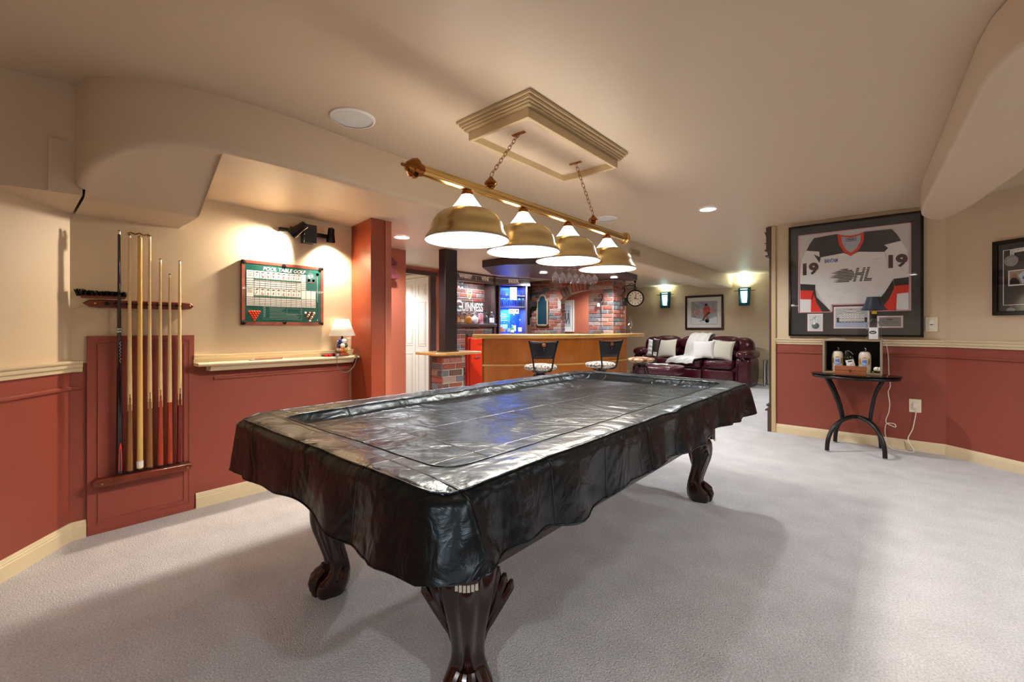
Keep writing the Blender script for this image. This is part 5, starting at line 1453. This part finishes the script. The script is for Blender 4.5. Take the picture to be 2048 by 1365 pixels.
# little chalkboard on the brick
t = thing('chalkboard', 'narrow arched blackboard in a wooden frame on the brick wall', 'chalkboard', (-5.02, YA-.014, 1.245))
m = MB(); m.box(-.135,.135,-.03,0,0,.03); m.box(-.135,-.105,-.03,0,0,.46); m.box(.105,.135,-.03,0,0,.46); m.prism([(-.135,.46),(.135,.46),(.135,.49),(.09,.50),(.075,.56),(.04,.60),(-.04,.60),(-.075,.56),(-.09,.50),(-.135,.49)], 'y', -.02, 0); part('frame', m, mat('taupe_wood', '#A08C74', .5), t, bevel=.004)
m = MB(); m.prism([(-.105,.03),(.105,.03),(.105,.46),(.07,.48),(.06,.53),(.03,.56),(-.03,.56),(-.06,.53),(-.07,.48),(-.105,.46)], 'y', -.024, -.012); part('slate', m, mat('slate_teal', '#173746', .5), t)
# print seen through the arch
t = thing('framed_print', 'white framed pencil sketch of skaters on the coral corridor wall seen through the arch', 'framed print', (-5.76, 8.398, 1.12))
m = MB(); frame_bars(m, -.30, .30, 0, .72, .018, -.03, 0); part('frame', m, WHITE, t)
m = MB(); m.box(-.285,.285,-.012,-.001,.015,.705); part('paper', m, PAPER, t)
m = MB(); m.box(-.22,.22,-.014,-.012,.12,.60); part('sketch_ground', m, mat('sketch_grey', '#C4C8CC', .6), t)
m = MB()
for (cx_, s_) in ((-.08,1),(.06,.8),(.15,.7)):
    m.prism([(cx_-.03*s_,.42),(cx_+.04*s_,.44),(cx_+.05*s_,.30),(cx_+.06*s_,.18),(cx_+.03*s_,.18),(cx_,.30),(cx_-.06*s_,.2),(cx_-.08*s_,.22),(cx_-.02*s_,.34)], 'y', -.016, -.014); m.lathe([(.0001,0),(.022*s_,0)], (0,0,0), 10, M=Matrix.Translation((cx_+.01,-.015,.47)) @ Matrix.Rotation(PI/2,4,'X'))
part('skater_sketch', m, mat('sketch_dark', '#5f656c', .6), t)

# ================================================================ dark bulkhead over the bar and hanging glasses
BK = [(-4.55,4.75),(-4.12,4.12),(-3.70,4.12),(-3.34,4.38),(-3.12,4.8),(-3.04,5.4),(-3.1,6.0),(-3.22,6.5),(-3.26,6.95),(-3.40,6.95),(-3.52,6.60),(-4.0,6.58),(-4.2,6.1),(-4.32,5.6)]
m = MB(); m.prism(BK, 'z', 2.005, 2.101)
tag(part('bar_bulkhead', m, mat('bulkhead_brown', '#3f312f', .42), bevel=.006), 'curved dark brown bulkhead on the ceiling above the bar', 'bulkhead')
rw = random.Random(6)
for r_ in range(2):
    for k in range(7):
        u = k/6
        x = -3.24 + .20*u + r_*(-.14) ; y = 4.55 + .62*u + r_*.20
        hang(x, y, 2.003, '%s upturned wine glass in the %s row hanging over the oak bar' % (ORD[k], 'near' if r_ == 0 else 'far'), 'wine glasses hanging over the bar', .95)

# ================================================================ bar counter
t = thing('bar_counter', 'curved honey oak bar counter with a pale oak top', 'bar', (0,0,0))
FR = [(-4.46,4.46),(-4.28,4.64),(-4.10,4.83),(-3.92,5.03),(-3.76,5.24),(-3.64,5.44),(-3.55,5.66),(-3.49,5.90),(-3.455,6.15),(-3.435,6.45),(-3.43,6.90)]
def offs(pts, o):
    out = []
    for i, p in enumerate(pts):
        a = Vector(pts[max(i-1,0)]); b_ = Vector(pts[min(i+1,len(pts)-1)]); d = (b_-a).normalized()
        out.append((p[0]+d.y*o, p[1]-d.x*o))
    return out
def band(pts, o0, o1, z0, z1, mt, nm, par, bv=.004, ext=None):
    a = offs(pts, o0); b_ = [offs(pts, o1[i])[i] for i in range(len(pts))] if isinstance(o1, list) else offs(pts, o1)
    m = MB(); n = len(pts)
    vs_ = [(p[0],p[1],z0) for p in a] + [(p[0],p[1],z0) for p in b_] + [(p[0],p[1],z1) for p in a] + [(p[0],p[1],z1) for p in b_]
    fs_ = []
    for i in range(n-1):
        fs_ += [(i,i+1,n+i+1,n+i),(2*n+i,3*n+i,3*n+i+1,2*n+i+1),(i,2*n+i,2*n+i+1,i+1),(n+i,n+i+1,3*n+i+1,3*n+i)]
    fs_ += [(0,n,3*n,2*n),(n-1,3*n-1,4*n-1,2*n-1)]
    m.add(vs_, fs_); return part(nm, m, mt, par, bevel=bv)
band(FR, 0, -.04, 0, 1.05, OAK, 'front_panel', t, 0)
band(FR, .012, -.002, .655, .682, OAKL, 'trim_strip', t, .003)
band(FR, .015, -.002, 0, .09, OAK, 'kick_board', t, .003)
TP = [(-4.56,4.36)] + FR[:-1] + [(-3.43,6.60),(-3.43,7.45)]
band(TP, .075, [-.42]*10+[-.30,-.10,-.10], 1.052, 1.112, OAKL, 'counter_top', t, .012)
for (i, nm) in ((0,'side_panel'),):
    m = MB(); a = Vector(FR[0]); d = (Vector(FR[1])-a).normalized(); n_ = Vector((d.y,-d.x)); q = [a, a+d*.03, a+d*.03-n_*.35, a-n_*.35]
    m.prism([tuple(v) for v in q], 'z', 0, 1.05); part(nm, m, OAK, t)
m = MB(); m.lathe([(.0001,0),(.19,0),(.20,.006),(.19,.008),(.0001,.008)], (0,0,0), 40, sy=1.0); tag(part('serving_tray', m, BLACKG, loc=(-3.66,6.05,1.1125)), 'flat black serving tray lying on the pale oak bar top', 'tray')
t = thing('menu_rack', 'small black wire rack on the right end of the bar top', 'rack', (-3.50, 6.95, 1.1125))
m = MB()
for z in (.004,.03,.055): m.tube([(-.07,-.05,z),(.07,-.05,z),(.07,.05,z),(-.07,.05,z)], .004, 6, closed=True)
for (x,y) in ((-.07,-.05),(.07,-.05),(.07,.05),(-.07,.05)): m.tube([(x,y,0),(x,y,.06)], .004, 6)
part('wire_frame', m, IRON, t)
t = thing('oil_lamp', 'small clear glass oil lamp standing on the right end of the bar', 'lamp', (-3.47, 7.12, 1.1125))
m = MB(); m.lathe([(.04,0),(.03,.01),(.012,.03),(.012,.10),(.035,.13),(.04,.15),(.02,.17)], (0,0,0), 20); part('foot', m, GW, t)
m = MB(); m.lathe([(.022,.17),(.040,.20),(.038,.23),(.025,.27),(.028,.30)], (0,0,0), 20, caps=False); part('chimney', m, GW, t)

# iron ornaments on the column
def ornament(x, y, z, rz, label, cord):
    t = thing('iron_sconce', label, 'wall ornament', (x, y, z), rz)
    m = MB()
    m.tube(curve([(0,-.015,.22),(.05,-.03,.18),(.02,-.03,.10),(-.03,-.03,.06),(.0,-.02,-.02),(.01,-.02,-.12)]), .005, 6)
    m.tube(curve([(-.05,-.02,.16),(-.01,-.04,.20),(.05,-.04,.16),(.06,-.03,.08),(.02,-.03,.03)]), .004, 6)
    m.tube(curve([(-.06,-.02,.05),(-.02,-.04,.12),(.03,-.04,.12),(.04,-.04,.20)]), .004, 6)
    part('scrollwork', m, IRON, t)
    if cord:
        m = MB(); m.lathe([(.026,0),(.02,.05),(.012,.06)], (-.035,-.04,.0), 14); part('glass_cup', m, WHITE, t)
        m = MB(); m.tube(curve([(0,-.012,0),(.005,-.012,-.15),(.0,-.012,-.32),(.02,-.012,-.38),(.05,-.012,-.46)]), .003, 5); part('cord', m, IRON, t)
    return t
ornament(-3.76, 6.625, 1.57, 0, 'black iron scroll ornament with white cup and cord on the brick column front', True)
ornament(-3.535, 6.92, 1.70, PI/2, 'black wrought iron scroll ornament on the right face of the brick column', False)
# station clock on a bracket
t = thing('station_clock', 'round cream faced station clock on a scroll bracket at the brick column', 'clock', (-3.47, 7.30, 1.73), R(30))
m = MB(); m.lathe([(.0001,-.05),(.135,-.05),(.15,-.04),(.15,.04),(.135,.05),(.0001,.05)], (0,0,0), 44, M=Matrix.Rotation(PI/2,4,'X')); cs = part('case', m, BLACKP, t)
m = MB(); m.lathe([(.0001,.053),(.125,.053)], (0,0,0), 40, caps=False, M=Matrix.Rotation(PI/2,4,'X')); fc = part('dial', m, mat('dial_cream', '#F3EEDC', .4), t)
m = MB()
for k in range(12):
    a = 2*PI*k/12; M2 = Matrix.Rotation(a,4,'Y'); m.box(-.005,.005,-.0555,-.053,.085,.112, 0, M2)
part('numerals', m, INK, fc)
m = MB(); m.prism([(-.005,-.02),(.005,-.02),(.004,.085),(-.004,.085)], 'y', -.057,-.0555, M=Matrix.Rotation(R(10),4,'Y')); m.prism([(-.006,-.02),(.006,-.02),(.004,.062),(-.004,.062)], 'y', -.0575,-.0560, M=Matrix.Rotation(R(112),4,'Y')); part('hands', m, INK, fc)
m = MB(); m.tube(curve([(0,0,.15),(.03,0,.18),(0,0,.21),(-.03,0,.18),(0,0,.15)],6), .006, 6); m.tube([(0,0,.15),(0,0,.29)], .008, 8); m.ball((0,0,.30), .022, 10, 8); m.tube([(0,0,.225),(-.10,-.10,.225),(-.20,-.18,.20)], .008, 8); m.tube(curve([(-.0,0,.24),(-.08,-.07,.26),(-.12,-.11,.22)],6), .006, 6); m.box(-.22,-.14,-.20,-.12,-.14,.0); m.tube([(-.14,-.10,-.06),(-.19,-.16,-.08)], .02, 8); part('bracket', m, IRON, t)

# ================================================================ bar stools
FAB = mat('stool_floral_fabric', '#D8CFC2', .85, var=(38, '#5d5048', .12))
def stool(label, loc, rz, fab=FAB):
    t = thing('bar_stool', label, 'bar stool', loc, rz, )
    m = MB(); m.lathe([(.17,.655),(.20,.665),(.215,.685),(.215,.70),(.19,.722),(.10,.735),(.0001,.737)], (0,0,0), 40); part('seat', m, fab, t)
    m = MB(); m.lathe([(.0001,.62),(.10,.62),(.12,.64),(.17,.656)], (0,0,0), 24); m.lathe([(.05,.57),(.05,.625)], (0,0,0), 16); part('swivel', m, BLACKP, t)
    for k in range(4):
        a = PI/4 + k*PI/2; c, s_ = math.cos(a), math.sin(a)
        m = MB(); m.tube([(.05*c,.05*s_,.60),(.10*c,.10*s_,.58),(.15*c,.15*s_,.42),(.23*c,.23*s_,.0)], .013, 8); part('leg', m, BLACKP, t)
    m = MB(); m.tube([(.18*math.cos(a),.18*math.sin(a),.28) for a in [2*PI*i/32 for i in range(32)]], .009, 6, closed=True); part('foot_ring', m, BLACKP, t)
    # back rest at local -Y (sitter faces +Y)
    for s_ in (-1,1):
        m = MB(); m.tube(curve([(s_*.075,-.05,.645),(s_*.10,-.16,.648),(s_*.115,-.205,.69),(s_*.14,-.225,.85),(s_*.185,-.255,1.045)],6), .011, 8); part('back_upright', m, BLACKP, t)
    m = MB()
    def bk(i, j):
        w = .135 + .048*j; x = -w + 2*w*i; return (x, -.220 - .035*j - .018*(1-(2*i-1)**2), .815+.225*j - .014*(1-(2*i-1)**2)*(1 if j > .99 else 0))
    m.grid(12, 6, bk); bp = part('back_panel', m, BLACKP, t, solid=.008)
    m = MB(); Mx = Matrix.Translation((0,-.275,.99)) @ Matrix.Rotation(PI/2,4,'X'); m.lathe([(.0001,.004),(.016,.004),(.024,.002),(.024,-.01)], (0,0,0), 20, M=Mx); part('copper_rosette', m, mat('copper', '#B86A45', .3, .8), bp)
    m = MB(); m.ball((0,-.272,.945), .005, 8, 6); m.ball((0,-.268,.925), .004, 8, 6); part('stud', m, CHROME, bp)
    return t
def face(x, y, tx, ty): return math.atan2(ty-y, tx-x) - PI/2
stool('black bar stool with floral seat nearest the left end of the bar', (-3.50,4.58,0), face(-3.5,4.58,-4.1,5.15))
stool('black bar stool with floral seat at the middle of the bar', (-3.09,5.42,0), face(-3.09,5.42,-3.75,5.75))
stool('black bar stool with brown patterned seat turned sideways in front of the sofa', (-3.08,6.70,0), face(-3.08,6.70,-3.9,6.02), mat('stool_brown_fabric', '#B79A78', .8, var=(14, '#6b3a22', .1)))
# ================================================================ lounge end
LEA = LEATHER
t = thing('leather_sofa', 'burgundy leather reclining sofa against the far wall', 'sofa', (-3.42, 10.62, 0))
# local: x along sofa, -y towards the room
def cushion(m, x0, x1, y0, y1, z0, z1, p=4, nu=20, nv=14, puff=.0, M=None):
    cx, cy, cz = (x0+x1)/2, (y0+y1)/2, (z0+z1)/2; hx, hy, hz = (x1-x0)/2, (y1-y0)/2, (z1-z0)/2
    def f(i, j):
        a = 2*PI*i; b_ = -PI/2 + PI*j
        def sp(v, e): return math.copysign(abs(v)**e, v)
        e = 2/p
        return (cx + hx*sp(math.cos(b_),e)*sp(math.cos(a),e), cy + hy*sp(math.cos(b_),e)*sp(math.sin(a),e), cz + hz*sp(math.sin(b_),e))
    return m.grid(nu*2, nv, f, 0, M)
m = MB(); m.box(-1.0,1.0,-.82,-.05,.05,.40); part('base', m, LEA, t, bevel=.03, bseg=3)
for k, (a, b_) in enumerate(((-.96,-.33),(-.32,.31),(.32,.95))):
    m = MB(); cushion(m, a, b_, -.93, -.30, .33, .53, 5); part('seat_cushion', m, LEA, t)
    m = MB(); cushion(m, a+.01, b_-.01, -.90, -.78, .06, .33, 6); part('footrest_panel', m, LEA, t)
    m = MB()
    cushion(m, a-.02, b_+.02, -.48, -.10, .48, 1.03, 3.2, M=None); o = part('back_cushion', m, LEA, t)
    m = MB(); cushion(m, a, b_, -.55, -.2, .70, 1.0, 3)
    part('head_roll', m, LEA, o)
for s_ in (-1, 1):
    m = MB(); cushion(m, s_*1.11-.16, s_*1.11+.16, -.92, -.12, .0, .62, 5); ar = part('arm', m, LEA, t)
    m = MB(); cushion(m, s_*1.12-.19, s_*1.12+.19, -.97, -.05, .55, .76, 2.6); part('arm_pad', m, LEA, ar)
    m = MB(); cushion(m, s_*.98-.22, s_*.98+.22, -.46, -.06, .50, 1.0, 2.6); part('back_wing', m, LEA, ar)
    m = MB()
    m.tube([(s_*1.11-.10,-.925,.05),(s_*1.11-.10,-.935,.50),(s_*1.11,-.94,.60),(s_*1.11+.10,-.935,.50),(s_*1.11+.10,-.925,.05)], .012, 6); part('arm_piping', m, LEA, ar)
# ottoman
t = thing('ottoman', 'burgundy leather ottoman in front of the sofa', 'ottoman', (-3.75, 9.0, 0), .0)
m = MB(); m.box(-.44,.44,-.33,.33,.03,.26); part('base', m, LEA, t, bevel=.03)
m = MB(); cushion(m, -.48,.48,-.37,.37,.22,.44,5); part('cushion', m, LEA, t)
t = thing('open_magazine', 'open magazine lying on the burgundy ottoman', 'magazine', (-3.75, 8.95, .443), .25)
for s_ in (-1, 1):
    m = MB(); m.grid(8, 1, lambda i, j: (s_*(.002+.21*i), -.14+.28*j, .012*math.sin(PI*min(1,i*1.0))*(1-i*.3)+.002)); pg = part('page', m, PAPER, t, solid=.003)
    m = MB()
    for q in range(5): m.box(min(s_*.05,s_*.17), max(s_*.05,s_*.17), -.10+.04*q, -.085+.04*q, .0155, .0160)
    part('print_block', m, mat('print_grey', '#6d7a76', .5), pg)
# pillows
def pillow(x, y, z, w, h, rot, mt, label, tilt=-.3, cat='pillow', th=.07, ruff=0):
    t_ = MB()
    def f(sd):
        def g_(i, j):
            u, v = 2*i-1, 2*j-1
            k = (1-u*u)**.5*(1-v*v)**.5 if abs(u) < 1 and abs(v) < 1 else 0
            sx_ = w/2*(1 - .10*(1-abs(v)**2)); sz_ = h/2*(1 - .10*(1-abs(u)**2))
            d = th*k**.8
            if ruff: d += ruff*math.sin(v*13+2*math.sin(u*3))*k
            return (u*sx_, -sd*d, v*sz_)
        return g_
    t_.grid(20, 20, f(1)); t_.grid(20, 20, f(-1))
    o = part('throw_pillow', t_, mt)
    o.location = (x, y, z); o.rotation_euler = (tilt, rot, 0)
    return tag(o, label, cat)
PCREAM = mat('pillow_cream', '#CFC6B6', .85, bump=(160,.3,.003)); PW = mat('pillow_white', '#EFECE6', .9, bump=[(60,.5,.008)])
pillow(-4.25, 9.93, .73, .34, .44, .06, PW, 'ruffled white pillow at the left end of the sofa', ruff=.012)
pillow(-3.93, 9.91, .735, .44, .44, -.05, PCREAM, 'plain cream pillow behind the turned bar stool on the sofa')
pillow(-2.75, 9.92, .735, .46, .44, .08, PCREAM, 'plain cream pillow beside the right arm of the sofa')
pillow(-3.12, 9.86, .74, .46, .40, -.04, mat('pillow_plush', '#DEDAD4', .95, bump=[(90,.6,.006)]), 'plush white pillow lying over the white throw')
# throw
m = MB()
path = [(.0,-.18,.80),(.0,-.16,1.02),(.0,-.20,1.075),(.0,-.40,1.06),(.0,-.55,.93),(.0,-.585,.78),(.0,-.60,.60),(.0,-.72,.57),(.0,-.92,.565),(-.08,-.975,.53),(-.10,-.985,.44)]
pc_ = curve(path, 5)
n_ = len(pc_)-1
def thr(i, j):
    p = pc_[int(round(j*n_))]; u = (2*i-1)
    w = .20 + .09*j**1.5
    r_ = .012*math.sin(u*9+j*6) + .012*noise.noise(Vector((u*3, j*9, 1)))
    return (p.x - .22*j**1.6 + u*w, p.y - .012 - abs(r_)*.8, p.z + r_*.9)
m.grid(26, n_, thr)
o = part('throw_blanket', m, mat('throw_white', '#E2DED8', .95, bump=[(70,.8,.012)], sheen=.4), solid=.028, loc=(-3.24, 10.62, 0)); tag(o, 'fluffy white throw draped over the back and seat of the sofa', 'blanket')
# far wall picture
def fig(t, y):
    JRD = mat('print_red', '#B5534A', .6); SK = mat('print_skin', '#C9A08A', .6)
    m = MB(); m.prism([(-.02,.34),(.03,.40),(.09,.41),(.13,.36),(.14,.26),(.10,.25),(.08,.20),(.0,.21),(-.02,.27)], 'y', y-.002, y)
    m.prism([(.0,.21),(.08,.20),(.10,.12),(.06,.10),(.04,.15),(.02,.10),(-.02,.12)], 'y', y-.0025, y); b0 = part('player_kit', m, JRD, t)
    m = MB(); m.lathe([(.0001,0),(.026,0)], (0,0,0), 16, M=Matrix.Translation((.05,y-.003,.43)) @ Matrix.Rotation(PI/2,4,'X')); part('player_head', m, SK, t)
    m = MB(); m.prism([(.10,.27),(.15,.24),(.05,.16),(-.06,.045),(-.10,.04),(-.10,.05),(-.06,.06)], 'y', y-.003, y); m.prism([(-.01,.10),(.02,.10),(.01,.055),(-.03,.055)], 'y', y-.003, y); m.prism([(.07,.10),(.10,.11),(.12,.06),(.07,.06)], 'y', y-.003, y); part('stick_and_skates', m, mat('print_dark', '#4a3f40', .6), t)
    m = MB(); m.prism([(.13,.34),(.20,.38),(.24,.30),(.18,.22),(.14,.24)], 'y', y-.0015, y-.0005); m.prism([(-.17,.30),(-.12,.32),(-.10,.20),(-.15,.18)], 'y', y-.0015, y-.0005); part('faded_players', m, mat('print_faded', '#C0837a', .6), t)
t = thing('hockey_print', 'dark framed print of a red hockey player on the wall above the sofa', 'framed print', (-3.36, 10.698, 1.17))
m = MB(); frame_bars(m, -.43, .43, 0, .80, .045, -.035, 0); part('frame', m, mat('dark_walnut', '#2c1613', .3, coat=.3), t, bevel=.005)
m = MB(); m.box(-.40,.40,-.012,-.001,.03,.77); part('mat_board', m, mat('mat_cream', '#DDD8CC', .6), t)
m = MB(); m.box(-.285,.285,-.014,-.012,.135,.655); part('print_ground', m, mat('print_ground', '#AEB0B4', .6, var=(6, '#8d8c92', .15)), t)
m = MB(); frame_bars(m, -.295, .295, .125, .665, .004, -.0135, -.012); part('mat_line', m, mat('print_dark', '#4a3f40', .6), t)
m = MB(); m.prism([(-.285,.135),(.285,.135),(.285,.30),(.05,.22),(-.285,.30)], 'y', -.0145, -.014); part('ice', m, mat('print_ice', '#D6D8DA', .6), t)
m = MB(); m.prism([(-.285,.30),(-.12,.25),(-.05,.36),(-.12,.50),(-.285,.52)], 'y', -.0146, -.014); part('crowd', m, mat('print_crowd', '#8f7d78', .6, var=(40, '#b9a79c', .1)), t)
m0 = list(t.children)
fig(t, -.016)
for o in t.children:
    if o not in m0:
        o.location.z = .15
m = MB(); m.lathe([(.0001,0),(.045,0)], (0,0,0), 20, M=Matrix.Translation((.07,-.0162,.205)) @ Matrix.Rotation(PI/2,4,'X')); part('goal_mask', m, mat('print_pale_blue', '#9FB4D4', .6), t)
# wall sconces
TEAL = mat('sconce_teal', '#0E4A52', .3, .3); SGLS = mat('sconce_glass', '#BFEFF2', .3, emis=1.6)
def sconce(x, label):
    t = thing('wall_sconce', label, 'wall light', (x, 10.7, 1.90))
    m = MB(); m.prism([(-.115,.20),(.115,.20),(.09,-.20),(-.09,-.20)], 'y', -.02, 0); m.prism([(-.115,.18),(-.075,.18),(-.058,-.18),(-.09,-.18)], 'y', -.12, -.02); m.prism([(.115,.18),(.075,.18),(.058,-.18),(.09,-.18)], 'y', -.12, -.02); m.box(-.10,.10,-.13,-.02,-.20,-.14); m.box(-.11,.11,-.125,-.02,.12,.15); part('metal_frame', m, TEAL, t, bevel=.004)
    m = MB(); m.prism([(-.075,.17),(.075,.17),(.04,-.13),(.0,-.15),(-.04,-.13)], 'y', -.10, -.03); part('glass', m, SGLS, t)
    m = MB(); m.tube([(-.21,-.06,.13),(.21,-.06,.13)], .008, 8); part('cross_bar', m, TEAL, t)
    lamp_light('sconce_glow', 'SPOT', (x, 10.58, 2.08), 11, (.82,1,.85), size=.05, spot=150, blend=.8, aim=(0,0,1))
    lamp_light('sconce_glow', 'POINT', (x, 10.50, 1.90), .5, (.6,1,1), size=.05)
sconce(-4.26, 'teal glass wall sconce to the left of the hockey print')
sconce(-2.49, 'teal glass wall sconce to the right of the hockey print')
# end table
t = thing('end_table', 'glass topped end table with chrome legs right of the sofa', 'end table', (-1.78, 10.36, 0))
m = MB(); m.box(-.28,.28,-.22,.22,.535,.547); part('glass_top', m, thin_glass('table_glass', (.75,.9,.85), base=.15, edge=.5), t)
for sx in (-.24,.24):
    for sy in (-.14,.18):
        m = MB(); m.lathe([(.022,0),(.022,.535)], (sx,sy,0), 16); part('leg', m, CHROME, t)
t = thing('glass_candle_holder', 'small clear glass candle holder on the glass end table', 'candle holder', (-1.92, 10.36, .5475))
m = MB(); m.lathe([(.025,0),(.03,.01),(.03,.10),(.027,.10),(.026,.012),(.0001,.012)], (0,0,0), 18, caps=False); part('body', m, GW, t)
